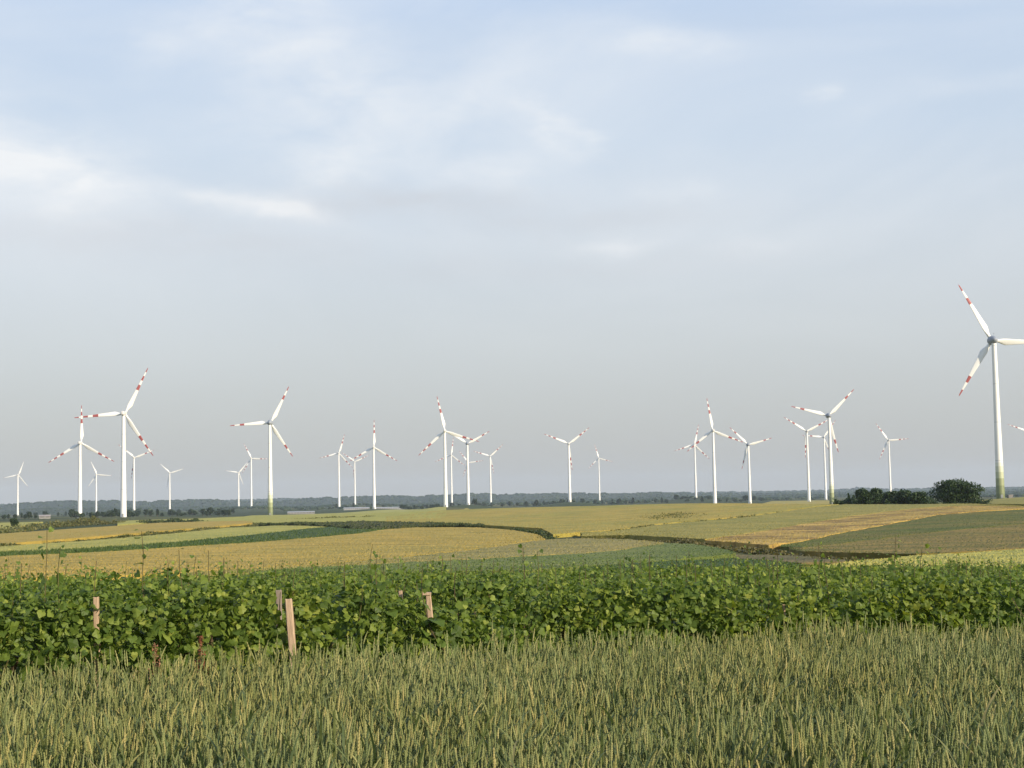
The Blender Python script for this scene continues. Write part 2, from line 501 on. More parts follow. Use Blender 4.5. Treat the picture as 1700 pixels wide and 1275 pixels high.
M_tuft_gold = None
def field(name, label, top, bot, mat, tuft=None, n_t=0, cat='crop field', step=3.0, rows=26, h=CROP, tuft_h=0.3, rough=0.04, kind='stuff', x0=None, x1=None):
    """a standing crop: a slab of height h between its far edge and its near edge, rough on top, closed down to the soil"""
    x0 = max(top[0][0], bot[0][0]) if x0 is None else x0
    x1 = min(top[-1][0], bot[-1][0]) if x1 is None else x1
    xs = np.arange(x0, x1 + step * 0.5, step)
    yt = pl(top, xs); yb = np.maximum(pl(bot, xs), yt + 0.15)
    n = len(xs)
    T = hit(xs, yt, h - CROP); B = hit(xs, yb, h - CROP)
    DT = np.hypot(T[:, 0], T[:, 1]); DB = np.hypot(B[:, 0], B[:, 1])
    DT = np.maximum(DT, DB + 0.3)
    lg = np.log(DT)
    for i in range(1, n): lg[i] = min(lg[i], lg[i - 1] + 0.05)
    for i in range(n - 2, -1, -1): lg[i] = min(lg[i], lg[i + 1] + 0.05)
    DT = np.maximum(np.exp(lg), DB * 1.002)
    u = np.linspace(0, 1, rows)
    Dg = np.exp(np.log(DB)[None] * (1 - u[:, None]) + np.log(DT)[None] * u[:, None])
    az = np.arctan2(B[:, 0], B[:, 1])[None] * (1 - u[:, None]) + np.arctan2(T[:, 0], T[:, 1])[None] * u[:, None]
    # a field edge is never ruled: let it wander
    GX, GY = Dg * np.sin(az), Dg * np.cos(az)
    GX = GX + (fnoise(GX, GY, 6) - 0.5) * 0.7
    GY = GY + (fnoise(GX + 50, GY, 6) - 0.5) * 1.6
    GZ = surf(GX, GY) + (h - CROP) + (fnoise(GX, GY, 5.0) - 0.5) * rough * 2.2 + (rng.random(GX.shape) - 0.5) * rough
    top_p = np.stack([GX, GY, GZ], -1)
    ac = Acc()
    ac.grid(top_p)
    def skirt(line):
        lo = line.copy(); lo[:, 2] = ground(line[:, 0], line[:, 1]) - 0.3
        ac.grid(np.stack([lo, line]))
    skirt(top_p[0]); skirt(top_p[-1][::-1]); skirt(top_p[::-1, 0]); skirt(top_p[:, -1])
    mats = [mat]
    n_t = int(n_t * 0.55)
    if tuft is not None and n_t:
        mats.append(tuft)
        ui = rng.random(n_t) ** 1.3 * (rows - 1.001); vi = rng.random(n_t) * (n - 1.001)
        i = ui.astype(int); j = vi.astype(int); fi = (ui - i)[:, None]; fj = (vi - j)[:, None]
        P = (top_p[i, j] * (1 - fj) + top_p[i, j + 1] * fj) * (1 - fi) + (top_p[i + 1, j] * (1 - fj) + top_p[i + 1, j + 1] * fj) * fi
        # and a fringe along the near edge
        ne = n_t // 6
        vj = rng.random(ne) * (n - 1.001); j = vj.astype(int); f = (vj - j)[:, None]
        E = top_p[0, j] * (1 - f) + top_p[0, j + 1] * f
        E = E + np.stack([np.zeros(ne), -rng.random(ne) * 0.6, -rng.random(ne) * 0.5], 1)
        P = np.concatenate([P, E])
        Dp = np.hypot(P[:, 0], P[:, 1])
        k = len(P)
        sw = (0.012 + Dp * 0.00016) * rng.uniform(0.5, 1.5, k); sh = tuft_h * 0.34 * rng.uniform(0.3, 1.2, k) * np.clip(Dp / 160, 0.55, 1)
        Tm = np.array([(-1, 0, -0.25), (1, 0, -0.25), (0.5, 0, 0.7), (0.1, 0, 1.0), (-0.6, 0, 0.6)])
        Rm = rotz(rng.uniform(-0.9, 0.9, k)) @ rotx(rng.normal(0, 0.25, k)) @ roty(rng.normal(0, 0.25, k))
        Rm = Rm * np.stack([sw, sw, sh], 1)[:, None, :]
        ac.stamp(Tm, [(0, 1, 2, 3, 4)], Rm, P, 1)
    o = ac.build(name, mats, smooth=False)
    tag(o, label, cat, kind=kind)
    return o


GOLD_T = leaf_mat('ripe_ears', [(0, (0.31, 0.225, 0.05)), (0.5, (0.40, 0.285, 0.065)), (1, (0.29, 0.23, 0.052))], 0.2)
PALE_T = leaf_mat('pale_ears', [(0, (0.3375, 0.3055, 0.078)), (0.5, (0.425, 0.3705, 0.096)), (1, (0.3125, 0.3055, 0.078))], 0.2)
GREEN_T = leaf_mat('green_crop_leaf', [(0, (0.065, 0.105, 0.022)), (0.6, (0.09, 0.135, 0.03)), (1, (0.125, 0.16, 0.04))], 0.25)
DARK_T = leaf_mat('dark_crop_leaf', [(0, (0.039, 0.075, 0.0154)), (0.6, (0.065, 0.1063, 0.022)), (1, (0.0975, 0.125, 0.0286))], 0.25)
WEED_T = leaf_mat('bank_weeds', [(0, (0.0675, 0.084, 0.0234)), (0.5, (0.1125, 0.119, 0.0338)), (1, (0.195, 0.168, 0.052))], 0.25)
BROWN_T = leaf_mat('brown_bank_weeds', [(0, (0.045, 0.045, 0.0156)), (0.5, (0.09, 0.0825, 0.026)), (1, (0.15, 0.1275, 0.0455))], 0.2)
OLIVE_T = leaf_mat('olive_ears', [(0, (0.21, 0.185, 0.055)), (0.5, (0.28, 0.235, 0.07)), (1, (0.22, 0.2, 0.058))], 0.2)

M_gold = crop_mat('golden_crop', (0.33, 0.23, 0.05), (0.40, 0.285, 0.062), (0.29, 0.235, 0.052), grain=2.0, patch=0.025, pamt=0.8, streak=(1, 0.6, 1))
M_gold2 = crop_mat('golden_crop_upper', (0.31, 0.235, 0.05), (0.38, 0.285, 0.062), (0.245, 0.235, 0.05), grain=2.0, patch=0.018, pamt=0.9, streak=(1, 0.5, 1))
M_tan = crop_mat('tan_crop', (0.22, 0.1813, 0.0605), (0.275, 0.2223, 0.077), (0.187, 0.1813, 0.055), grain=2.0, patch=0.03)
M_pale = crop_mat('pale_green_crop', (0.297, 0.2749, 0.066), (0.374, 0.3334, 0.0825), (0.275, 0.2749, 0.066), grain=2.0, patch=0.02)
M_olive = crop_mat('olive_crop', (0.235, 0.205, 0.05), (0.29, 0.24, 0.06), (0.19, 0.185, 0.043), grain=2.0, patch=0.02, pamt=0.8)
M_lodged = crop_mat('lodged_crop', (0.37, 0.245, 0.065), (0.44, 0.30, 0.082), (0.30, 0.215, 0.06), grain=2.0, patch=0.03, pamt=0.6, streak=(1, 0.8, 1), rot=0.3, lodge=((0.15, 0.095, 0.032), 0.075))
M_darkf = crop_mat('dark_green_crop', (0.07594, 0.08938, 0.01584), (0.1097, 0.1169, 0.02079), (0.1773, 0.1375, 0.03168), grain=1.6, patch=0.035, pamt=0.9, streak=(0.5, 1.2, 1), rot=0.35)
M_fallow = crop_mat('fallow_olive', (0.1856, 0.1329, 0.03344), (0.2447, 0.168, 0.04389), (0.1181, 0.1092, 0.02299), grain=1.6, patch=0.05, pamt=0.95, streak=(0.35, 1.6, 1), rot=0.3)
M_maize = crop_mat('maize', (0.035, 0.065, 0.017), (0.055, 0.09, 0.022), (0.05, 0.07, 0.02), grain=1.5, patch=0.06)
M_blueg = crop_mat('bluegreen_crop', (0.088, 0.12, 0.026), (0.122, 0.15, 0.034), (0.2, 0.2, 0.065), grain=1.6, patch=0.045, pamt=0.7)
M_deepg = crop_mat('deep_green_crop', (0.03, 0.06, 0.015), (0.05, 0.085, 0.02), (0.04, 0.07, 0.018), grain=1.6, patch=0.05)
M_hedgebed = crop_mat('hedge_mass', (0.0405, 0.0468, 0.0156), (0.0675, 0.0715, 0.0234), (0.1013, 0.0884, 0.0325), grain=1.2, patch=0.08)
M_bare = crop_mat('bare_earth', (0.125, 0.10, 0.042), (0.165, 0.13, 0.055), (0.09, 0.095, 0.034), grain=1.2, patch=0.05)
M_weed = crop_mat('weedy_bank', (0.06, 0.07, 0.02), (0.10, 0.095, 0.032), (0.045, 0.06, 0.017), grain=1.5, patch=0.08)

field('barley_field', 'narrow pale field wedge at the far left edge below the small plain white turbine',
      [(-250, 872), (0, 867.6), (70, 866)], [(-250, 888), (0, 881), (55, 868.5), (70, 867)], M_pale, PALE_T, 500)
field('barley_field', 'golden strip field at the left between the weedy scrub bank and the thin weed strip',
      [(-250, 900), (0, 886), (106, 878.5), (198, 872.5), (260, 868), (330, 866), (420, 864)],
      [(-250, 917), (0, 903), (141, 892), (282, 880), (345, 875), (420, 868)], M_gold, GOLD_T, 4000)
field('barley_field', 'long pale field along the skyline under the green-footed mid-left turbine',
      [(195, 865.5), (212, 864), (318, 861), (452, 855.5), (600, 850.5), (740, 845.5)],
      [(195, 871), (250, 867.3), (330, 865.8), (400, 864.4), (425, 868), (500, 868), (560, 867), (603, 865.3), (640, 865), (690, 862), (740, 859)], M_pale, PALE_T, 2500)
field('barley_field', 'pale yellow-green field tongue at the left above the dark maize strip',
      [(-250, 922), (0, 907), (141, 898), (282, 886), (371, 876.5), (459, 872.3), (529, 873), (551, 875)],
      [(-250, 931), (0, 917), (141, 911), (282, 901), (424, 887), (515, 876.7), (551, 875.5)], M_pale, PALE_T, 5000)
field('maize_field', 'dark green maize strip running left to the dark hedge',
      [(-250, 931), (0, 917), (141, 911), (282, 901), (424, 887), (515, 876.8), (551, 874.3), (600, 876.5), (637, 877)],
      [(-250, 937), (0, 922), (141, 916), (282, 907.5), (424, 899), (529, 890.6), (596, 884.5), (637, 878.5)], M_maize, DARK_T, 16000, h=0.68, tuft_h=0.7, cat='maize field')
field('wheat_field', 'big golden field left of centre sloping down to the vineyard',
      [(-250, 937), (0, 922), (141, 916), (282, 907.5), (424, 899), (529, 890.8), (596, 884.7), (637, 878.8), (702, 872.7), (790, 875.2), (850, 879.5), (892, 887), (903, 893)],
      [(-250, 975), (0, 962), (300, 950), (550, 935), (700, 921), (800, 910), (875, 899), (903, 895.5)], M_gold, GOLD_T, 16000, rows=40)
field('wheat_field', 'dull tan strip field in front of the big golden field',
      [(300, 951), (550, 935.6), (700, 921.6), (800, 910.6), (875, 899.6), (903, 896), (966, 893.8), (1044, 895), (1100, 900)],
      [(300, 958), (550, 939), (656, 934), (726, 931), (868, 922.5), (973, 917.5), (1040, 911), (1100, 904)], M_tan, OLIVE_T, 7000)
field('wheat_field', 'wide golden field over the middle crest below the tall slim turbine',
      [(640, 857.5), (690, 852), (747, 844.8), (868, 840), (1009, 835.2), (1150, 832.2), (1276, 829.8), (1375, 830.8), (1412, 834.5)],
      [(640, 865.5), (690, 867), (794, 871), (868, 875), (900, 877), (917, 887), (973, 883), (1019, 880), (1090, 870), (1241, 857), (1347, 841.4), (1412, 835.3)], M_gold2, GOLD_T, 16000, rows=44)
field('wheat_field', 'olive field on the right slope between the wide golden field and the lodged strip',
      [(966, 884), (1019, 881.2), (1090, 871.2), (1241, 858), (1347, 842.4), (1412, 836), (1534, 832.8), (1629, 836.7), (1720, 841)],
      [(966, 889.5), (1044, 888), (1100, 891), (1170, 894.5), (1241, 885.5), (1312, 873.3), (1417, 855.7), (1523, 843.4), (1576, 839.8), (1629, 838.8), (1720, 842)], M_olive, OLIVE_T, 12000, rows=36)
field('wheat_field', 'bright golden lodged strip field climbing the right slope',
      [(1175, 894.7), (1241, 886), (1312, 873.8), (1417, 856.2), (1523, 843.9), (1576, 840.2), (1629, 839.2), (1720, 842.3), (1950, 836)],
      [(1175, 897), (1188, 898), (1276, 904.5), (1319, 899.5), (1417, 880), (1506, 864), (1559, 853.6), (1629, 848.4), (1720, 843.5), (1950, 838)], M_lodged, GOLD_T, 6000, rows=34, rough=0.05)
field('beet_field', 'dark green band field on the right slope right below the lodged strip',
      [(1298, 905.5), (1319, 900.5), (1417, 881), (1506, 865), (1559, 854.6), (1629, 849.4), (1720, 844.5), (1950, 838)],
      [(1298, 907), (1330, 909), (1417, 900), (1523, 886), (1629, 875), (1720, 868), (1950, 855)], M_darkf, DARK_T, 8000, h=0.5, tuft_h=0.2, rows=30)
field('fallow_field', 'dull brown-olive field on the right slope below the dark green band',
      [(1310, 909), (1330, 909.5), (1417, 900.5), (1523, 886.5), (1629, 875.5), (1720, 868.5), (1950, 855.5)],
      [(1310, 911), (1329, 914.5), (1418, 918), (1523, 919.5), (1629, 915), (1720, 909.5), (1950, 895)], M_fallow, DARK_T, 5000, h=0.5, tuft_h=0.2, rows=30)
field('clover_field', 'fresh blue-green field beyond the vineyard in the middle',
      [(420, 948), (550, 939.8), (656, 934.8), (726, 931.8), (868, 923.3), (973, 918.3), (1040, 912), (1100, 901), (1150, 903), (1190, 908.5), (1225, 917)],
      [(420, 956), (550, 952), (656, 950), (868, 946), (973, 940), (1100, 931), (1225, 918.5)], M_blueg, GREEN_T, 9000, rows=30)
field('clover_field', 'thin deep green strip right behind the vineyard right of centre',
      [(960, 941), (1100, 931.7), (1213, 927), (1316, 934)],
      [(960, 948), (1100, 945), (1213, 943), (1316, 942)], M_deepg, DARK_T, 4000, h=0.7)
field('bare_strip', 'brown bare strip beyond the vineyard, right of the blue-green field',
      [(1205, 921), (1250, 920), (1330, 923), (1400, 926)],
      [(1205, 926.5), (1250, 928.5), (1330, 934), (1400, 932)], M_bare, None, 0, h=0.35, cat='bare field')
field('barley_field', 'pale yellow-green field corner at the right just above the vineyard',
      [(1330, 941), (1418, 931.5), (1470, 926.5), (1523, 921.5), (1594, 917.5), (1720, 909.8), (1950, 896)],
      [(1330, 948), (1418, 947), (1523, 946), (1594, 945), (1720, 942), (1950, 935)], M_pale, PALE_T, 7000, rows=30)
field('grass_strip', 'dull green meadow around the foot of the biggest turbine',
      [(1630, 823), (1658, 820.3), (1760, 818), (1950, 812)], [(1630, 836.5), (1658, 836.5), (1760, 837.5), (1950, 830)], M_olive, WEED_T, 2500, h=0.45, cat='meadow', tuft_h=0.2)

# ------------------------------------------------------------------ leafy shapes
M_bark = wood_mat('bark', (0.05, 0.035, 0.022), (0.10, 0.075, 0.05))
M_crown = leaf_mat('dark_tree_leaf', [(0, (0.0208, 0.0425, 0.0125)), (0.6, (0.039, 0.0725, 0.02)), (1, (0.0715, 0.1063, 0.03))], 0.25, patch=(0.65, 0.7, 0.7), patch_scale=0.35)
M_crown2 = leaf_mat('far_tree_leaf', [(0, (0.018, 0.037, 0.014)), (0.6, (0.03, 0.052, 0.019)), (1, (0.045, 0.066, 0.024))], 0.2)
M_hedge = leaf_mat('hedge_leaf', [(0, (0.0243, 0.0416, 0.013)), (0.6, (0.04725, 0.0715, 0.0208)), (1, (0.0945, 0.104, 0.0312))], 0.25)
LEAFT = np.array([(-0.5, 0, 0), (0, -0.42, 0.06), (0.55, 0, 0), (0.05, 0.45, 0.05)])
CLUMP = np.array([(-0.5, 0, 0), (0, -0.42, 0.1), (0.55, 0, 0), (0.05, 0.45, 0.1), (0.0, 0.05, -0.45), (-0.35, 0.25, 0.4), (0.4, -0.2, 0.35)])


def rand_rot(k):
    return rotz(rng.uniform(0, 2 * PI, k)) @ rotx(rng.uniform(0, PI, k)) @ rotz(rng.uniform(0, 2 * PI, k))


def crown(acc, blobs, n, size, mat=0):
    """leaf clumps in the outer shell of several overlapping lobes"""
    w = np.array([b[3] * b[4] for b in blobs]); w = w / w.sum()
    which = rng.choice(len(blobs), n, p=w)
    B = np.array(blobs)[which]
    d = rng.normal(size=(n, 3)); d /= np.linalg.norm(d, axis=1)[:, None]
    r = rng.uniform(0.25, 1, n) ** 0.45 * (1 + rng.normal(0, 0.05, n))
    P = B[:, :3] + d * r[:, None] * np.stack([B[:, 3], B[:, 3], B[:, 4]], 1)
    P = P[P[:, 2] > -0.1]
    k = len(P)
    sc = size * rng.uniform(0.6, 1.5, k)
    acc.stamp(LEAFT, [(0, 1, 2, 3)], rand_rot(k) * sc[:, None, None], P, mat)


def lobes(w, h, n, base=0.1):
    out = []
    for i in range(n):
        q = i * 2.4 + random.uniform(-.5, .5); t = (i + 0.5) / n
        zc = 0.16 + 0.66 * t ** 0.9
        R_ = w * math.sqrt(max(0.02, 1 - zc ** 2)) * 0.7
        r = R_ * random.uniform(0.55, 1.0) * (1 - 0.25 * t)
        wid = w * random.uniform(0.22, 0.46); hv = h * random.uniform(0.11, 0.23)
        out.append((r * math.cos(q), r * math.sin(q), min(h * (base + (1 - base) * zc), h * random.uniform(0.9, 1.02) - hv * 0.95), wid, hv))
    out.append((0, 0, h * 0.5, w * 0.55, h * 0.42))
    return out


def tree(name, loc, w, h, n, size, label, group=None, cat='tree', nl=14, mat=None, base=0.02):
    root = empty(name, loc)
    tag(root, label, cat, group)
    ac = Acc()
    crown(ac, lobes(w, h, nl, base), n, size)
    ac.build('crown', mat or M_crown, root)
    tr = Acc()
    tube(tr, [(0, 0, -0.4), (0.05, 0.02, h * 0.2), (0.0, 0.1, h * 0.45), (0.15, 0, h * 0.7)], [h * 0.05, h * 0.038, h * 0.025, h * 0.01], 8)
    for q in range(5):
        an = q * 1.3 + random.random(); z0 = h * random.uniform(0.18, 0.4)
        tube(tr, [(0, 0, z0), (w * 0.25 * math.cos(an), w * 0.25 * math.sin(an), z0 + h * 0.15), (w * 0.5 * math.cos(an), w * 0.5 * math.sin(an), z0 + h * 0.28)], [h * 0.02, h * 0.013, h * 0.005], 6)
    tr.build('trunk', M_bark, root, smooth=True)
    return root


def tree_at(px0, px1, ytop, ybase, D, **kw):
    px = (px0 + px1) / 2
    P = at(px, ybase, D)
    z = float(ground(P[0], P[1])) + 0.02
    h = float(CAMZ + ray(px, ytop)[2] * D) - z
    w = (px1 - px0) / F * D / 2
    return tree(loc=(P[0], P[1], z), w=w, h=h, **kw)


tree_at(1536, 1638, 793, 835, 478, name='broad_tree', n=9000, size=0.5, nl=26, label='big round dark tree beside the foot of the biggest turbine')
GRV = 'trees of the dark grove on the right crest'
tree_at(1417, 1452, 809.5, 834.5, 500, name='tree', n=2600, size=0.55, nl=12, label='bushy leftmost full crown of the dark grove', group=GRV)
tree_at(1436, 1474, 808.5, 834.5, 508, name='tree', n=2800, size=0.55, nl=12, label='tallest rounded crown of the dark grove, second of its full crowns from the left', group=GRV)
tree_at(1460, 1500, 813, 834, 520, name='tree', n=2400, size=0.55, label='lower dark crown in the middle of the grove, left of the thin hazy tower', group=GRV)
tree_at(1480, 1523, 811, 834, 505, name='tree', n=2600, size=0.55, label='crown of the dark grove right below the thin hazy turbine tower', group=GRV)
tree_at(1504, 1546, 814, 834.5, 500, name='tree', n=2300, size=0.55, label='rightmost low crown of the dark grove next to the big round tree', group=GRV)
tree_at(1406, 1413, 817.5, 831, 540, name='small_tree', n=420, size=0.4, nl=7, label='tiny upright tree left of the dark grove, the left one of two', group=GRV)
tree_at(1413.5, 1421, 819.5, 831, 535, name='small_tree', n=450, size=0.4, nl=7, label='tiny rounder tree touching the dark grove, the right one of two', group=GRV)
tree_at(14, 33, 858.5, 879, 760, name='bush', n=1300, size=0.5, nl=9, label='single rounded bush on the field edge at the far left', cat='bush')


def shrub_strip(name, label, line, D_of=None, n=4000, hgt=1.6, wid=1.2, size=0.45, cat='hedge', mat=None, kind=None, sink=0.0, fixed=None):
    """a hedge or weedy bank: leaf clumps heaped along a line on the ground"""
    name = {'bank': 'weed_bank', 'ditch': 'ditch', 'weed strip': 'weed_strip', 'weeds': 'weed_patch', 'field edge': 'field_edge'}.get(cat, name)
    ln = np.array(line, float)
    t = rng.random(n) * (len(ln) - 1); i = np.minimum(t.astype(int), len(ln) - 2); f = t - i
    seg = np.hypot(*(np.diff(ln[:, :2], axis=0).T)); cs = np.concatenate([[0], np.cumsum(seg)]); tt = rng.random(n) * cs[-1]
    px = np.interp(tt, cs, ln[:, 0]); py = np.interp(tt, cs, ln[:, 1]); sc = np.interp(tt, cs, ln[:, 2])
    P = hit(px, py) if fixed is None else at(px, py, np.full(n, float(fixed)))
    P[:, 0] += rng.normal(0, 0.4, n); P[:, 1] += rng.normal(0, 1, n) * wid
    bump = 0.22 + 2.1 * np.clip(fnoise(P[:, 0] * 1.0, P[:, 1] * 0.3, 4.0) - 0.28, 0, 1)
    P[:, 2] = ground(P[:, 0], P[:, 1]) + rng.random(n) ** 0.7 * hgt * sc * bump - sink
    ac = Acc()
    s = size * rng.uniform(0.5, 1.4, n)
    ac.stamp(LEAFT, [(0, 1, 2, 3)], rand_rot(n) * s[:, None, None], P)
    o = ac.build(name, mat or M_hedge)
    tag(o, label, cat, kind=kind)
    return o


field('hedge', 'long dark hedge snaking across the middle above the big golden field',
      [(430, 870.2), (500, 868.3), (550, 867.2), (603, 865.6), (691, 867.3), (760, 869.8), (806, 872)],
      [(430, 870.7), (500, 870.6), (545, 873.0), (585, 876.6), (631, 877.3), (691, 873.6), (760, 873.4), (806, 873.6)], M_hedgebed, M_hedge, 14000, h=0.85, tuft_h=1.1, cat='hedge', rough=0.6, kind=None)
shrub_strip('hedge', 'short dark hedge curving down at the right end of the big golden field',
            [(812, 875, 0.6), (850, 877.5, 0.9), (885, 879, 1.0), (905, 884.5, 1.1), (911, 889, 1.0), (906, 893, 0.7)], n=5000, hgt=0.85, wid=0.9, size=0.35)
shrub_strip('hedge', 'dark brown weedy bank from the middle to the foot of the lodged strip',
            [(940, 891.3, 0.6), (1000, 890.3, 0.8), (1060, 891, 0.85), (1120, 894, 0.95), (1170, 898.5, 0.95), (1230, 904, 0.95), (1290, 909.5, 0.8)], n=6500, hgt=0.7, wid=0.7, size=0.26, cat='bank', mat=BROWN_T)
shrub_strip('hedge', 'dark weedy bank under the dark green and brown field on the right',
            [(1245, 913, 0.7), (1300, 914.5, 0.9), (1350, 919, 0.9), (1450, 921.5, 0.8), (1530, 922.5, 0.8), (1640, 917.5, 0.7), (1720, 912, 0.6)], n=4500, hgt=0.5, wid=0.35, size=0.2, cat='bank', mat=BROWN_T)
shrub_strip('hedge', 'thin weed strip between the two left-hand fields',
            [(-60, 909, 1), (0, 905, 1.0), (141, 895, 1.0), (282, 883, 1.1), (345, 876, 1.2), (430, 870.5, 1.3), (520, 868.5, 1.3), (560, 868.5, 1.2)], n=8000, hgt=0.75, wid=2.4, size=0.38, cat='bank', mat=WEED_T)
shrub_strip('scrub', 'low olive scrub bank at the far left under the striped turbines',
            [(-60, 890, 1), (0, 884, 1.2), (60, 876, 1.8), (106, 872.5, 2.2), (160, 869.5, 2.4), (198, 867.5, 1.6)], n=9000, hgt=1.5, wid=9, size=0.7, cat='scrub', mat=WEED_T)
shrub_strip('hedge', 'short dark ditch strip in the long pale field at the left',
            [(240, 867.5, 0.9), (285, 866.8, 1.1), (330, 865.5, 0.9)], n=2200, hgt=1.8, wid=7, size=0.9, cat='ditch')
shrub_strip('hedge', 'brownish weed streak on the skyline field left of the centre cluster',
            [(480, 861.8, 0.6), (560, 859, 0.9), (620, 857, 0.7)], n=1800, hgt=1.0, wid=8, size=0.7, cat='weed strip', mat=WEED_T)
shrub_strip('hedge', 'green weed patch growing inside the wide golden field',
            [(1075, 860.5, 0.9), (1105, 857.5, 1.2), (1150, 853, 0.9)], n=2600, hgt=1.0, wid=20, size=0.3, cat='weeds', mat=WEED_T, sink=0.0)
shrub_strip('hedge', 'thin dark field edge line between the wide golden field and the olive field',
            [(1015, 881.2, 0.9), (1090, 871, 0.9), (1170, 864.5, 0.9), (1241, 858, 0.9), (1347, 842.3, 1.0)], n=3500, hgt=0.85, wid=0.7, size=0.3, cat='field edge', mat=WEED_T)
shrub_strip('hedge', 'low black-green hedge running from the tall dark-hubbed tower to the dark grove',
            [(1386, 831.5, 1.0), (1402, 832.5, 1.3), (1425, 834, 1.4), (1470, 833.8, 1.2), (1540, 834.5, 1.2), (1640, 837, 1.0)], n=9000, hgt=2.4, wid=2, size=0.5, mat=M_crown, fixed=515)

# ------------------------------------------------------------------ trees over the plain
def far_tree_mesh(w, h, n, size, nl):
    ac = Acc(); crown(ac, lobes(w, h, nl, 0.05), n, size)
    o = ac.build('crown', M_crown2)
    t = Acc(); tube(t, [(0, 0, -0.5), (0, 0, h * 0.3), (0.1, 0, h * 0.6)], [h * 0.05, h * 0.04, h * 0.015], 6)
    p = t.build('trunk', M_bark, smooth=True)
    return o, p
protos = [far_tree_mesh(4.2, 7.5, 420, 1.0, 9), far_tree_mesh(5.5, 8.0, 520, 1.1, 11), far_tree_mesh(3.0, 9.0, 380, 1.0, 8), far_tree_mesh(6.5, 6.0, 520, 1.1, 10)]
first = [True] * 4
ft = []
for x in np.arange(-30, 66, 9): ft.append((x, 1700, 0.75))
for x in np.arange(120, 222, 7): ft.append((x, 1620, 0.9))
for x in np.arange(215, 385, 8): ft.append((x, 1900, 0.95))
for x in np.arange(60, 400, 17): ft.append((x, 2600, 1.1))
for x in np.arange(665, 735, 7): ft.append((x, 2600, 1.1))
for x in np.arange(735, 950, 14): ft.append((x, 3000, 1.15))
for x in np.arange(560, 665, 15): ft.append((x, 3400, 1.0))
for x in (784, 790, 795): ft.append((x, 2500, 1.4))
for x in np.arange(905, 1270, 12): ft.append((x, 3000, 1.2))
for x, D, s in ft:
    x = x + random.uniform(-4, 4); D = D * random.uniform(0.92, 1.1)
    d = ray(x, 840)
    X_, Y_ = d[0] * D, d[1] * D
    k = random.randrange(4)
    root = empty('tree', (X_, Y_, float(ground(X_, Y_))), random.uniform(0, 6.28))
    s = s * random.uniform(0.65, 1.35)
    root.scale = (s * random.uniform(0.8, 1.25), s, s * random.uniform(0.85, 1.2))
    tag(root, 'small dark tree dotted over the hazy plain behind the fields', 'tree', 'trees dotted over the plain behind the fields')
    for part in protos[k]:
        if first[k]: c = part
        else:
            c = part.copy(); COL.objects.link(c)
        c.parent = root
    first[k] = False

# ------------------------------------------------------------------ far hills and woods
M_hill = crop_mat('hill_forest', (0.017, 0.031, 0.012), (0.026, 0.042, 0.016), (0.045, 0.056, 0.022), grain=0.03, patch=0.0012, pamt=0.5)
RIDGE = [
    (9800, [(-900, 852), (0, 836), (300, 833), (440, 827.5), (460, 826.3), (500, 827.5), (600, 826), (900, 820.5), (1100, 817), (1260, 815), (1340, 813.8), (1413, 811), (1424, 807.8), (1437, 809.5), (1480, 811), (1540, 810), (1620, 808.8), (1700, 808), (2600, 790)], 0.8),
    (7200, [(-900, 850), (0, 838), (38, 834.5), (100, 830.4), (150, 829.7), (213, 831), (251, 832.5), (262, 830.4), (301, 829), (361, 828.6), (380, 832), (437, 832), (500, 829), (512, 825.8), (560, 825.6), (600, 823.4), (660, 821.4), (668, 823), (696, 823), (750, 820.5), (776, 818.4), (816, 818.8), (822, 821), (860, 819), (939, 818.4), (968, 817.4), (1062, 818.4), (1085, 816.4), (1136, 818), (1260, 818.5), (1420, 816), (1560, 813.5), (1700, 811.5), (2600, 796)], 1.0),
    (5400, [(-900, 862), (0, 848), (60, 842), (150, 841.5), (300, 840), (450, 840), (560, 838), (700, 834), (850, 828.5), (1000, 826.5), (1150, 823), (1300, 820), (1500, 817), (1700, 814), (2600, 797)], 0.7),
]
blobP, blobS = [], []
ha = Acc()
for D0, prof, am in RIDGE:
    xs = np.arange(-1000, 2700, 2.0)
    yt = pl(prof, xs)
    d = ray(xs, yt)
    jit = (vnoise(xs, xs * 0, 14) - 0.5) * 5 * am + (vnoise(xs, xs * 0 + 9, 4) - 0.5) * 4 * am
    zt = CAMZ + d[:, 2] * D0 + jit - 4
    rows = []
    bz = ground(d[:, 0] * D0 * 0.86, d[:, 1] * D0 * 0.86) - 1.5
    for u in np.linspace(0, 1, 14):
        Dr = D0 * (0.86 + 0.14 * u)
        e = u ** 0.8
        zz = bz * (1 - e) + zt * e + (fnoise(xs * 3, xs * 0 + u * 60, 12) - 0.5) * 7 * math.sin(PI * u) * am
        rows.append(np.stack([d[:, 0] * Dr, d[:, 1] * Dr, zz], 1))
    lo = rows[-1].copy(); lo[:, 0] *= 1.15; lo[:, 1] *= 1.15; lo[:, 2] = bz - 4
    rows.append(lo)
    R_ = np.array(rows)
    ha.grid(R_[:, ::-1])
    k = 4200
    i = rng.integers(0, 13, k); i = np.where(rng.random(k) < 0.45, 12, i); j = rng.integers(0, len(xs) - 1, k); f = rng.random(k)[:, None]
    P = R_[i, j] * (1 - f) + R_[i + 1, j] * f
    blobP.append(P); blobS.append(rng.uniform(5, 9.5, k) * am * D0 / 7200)
hl = ha.build('hills', M_hill, smooth=True)
tag(hl, kind='structure')
# crowns of the far-off woods
wa = Acc()
P = np.concatenate(blobP); sz = np.concatenate(blobS)
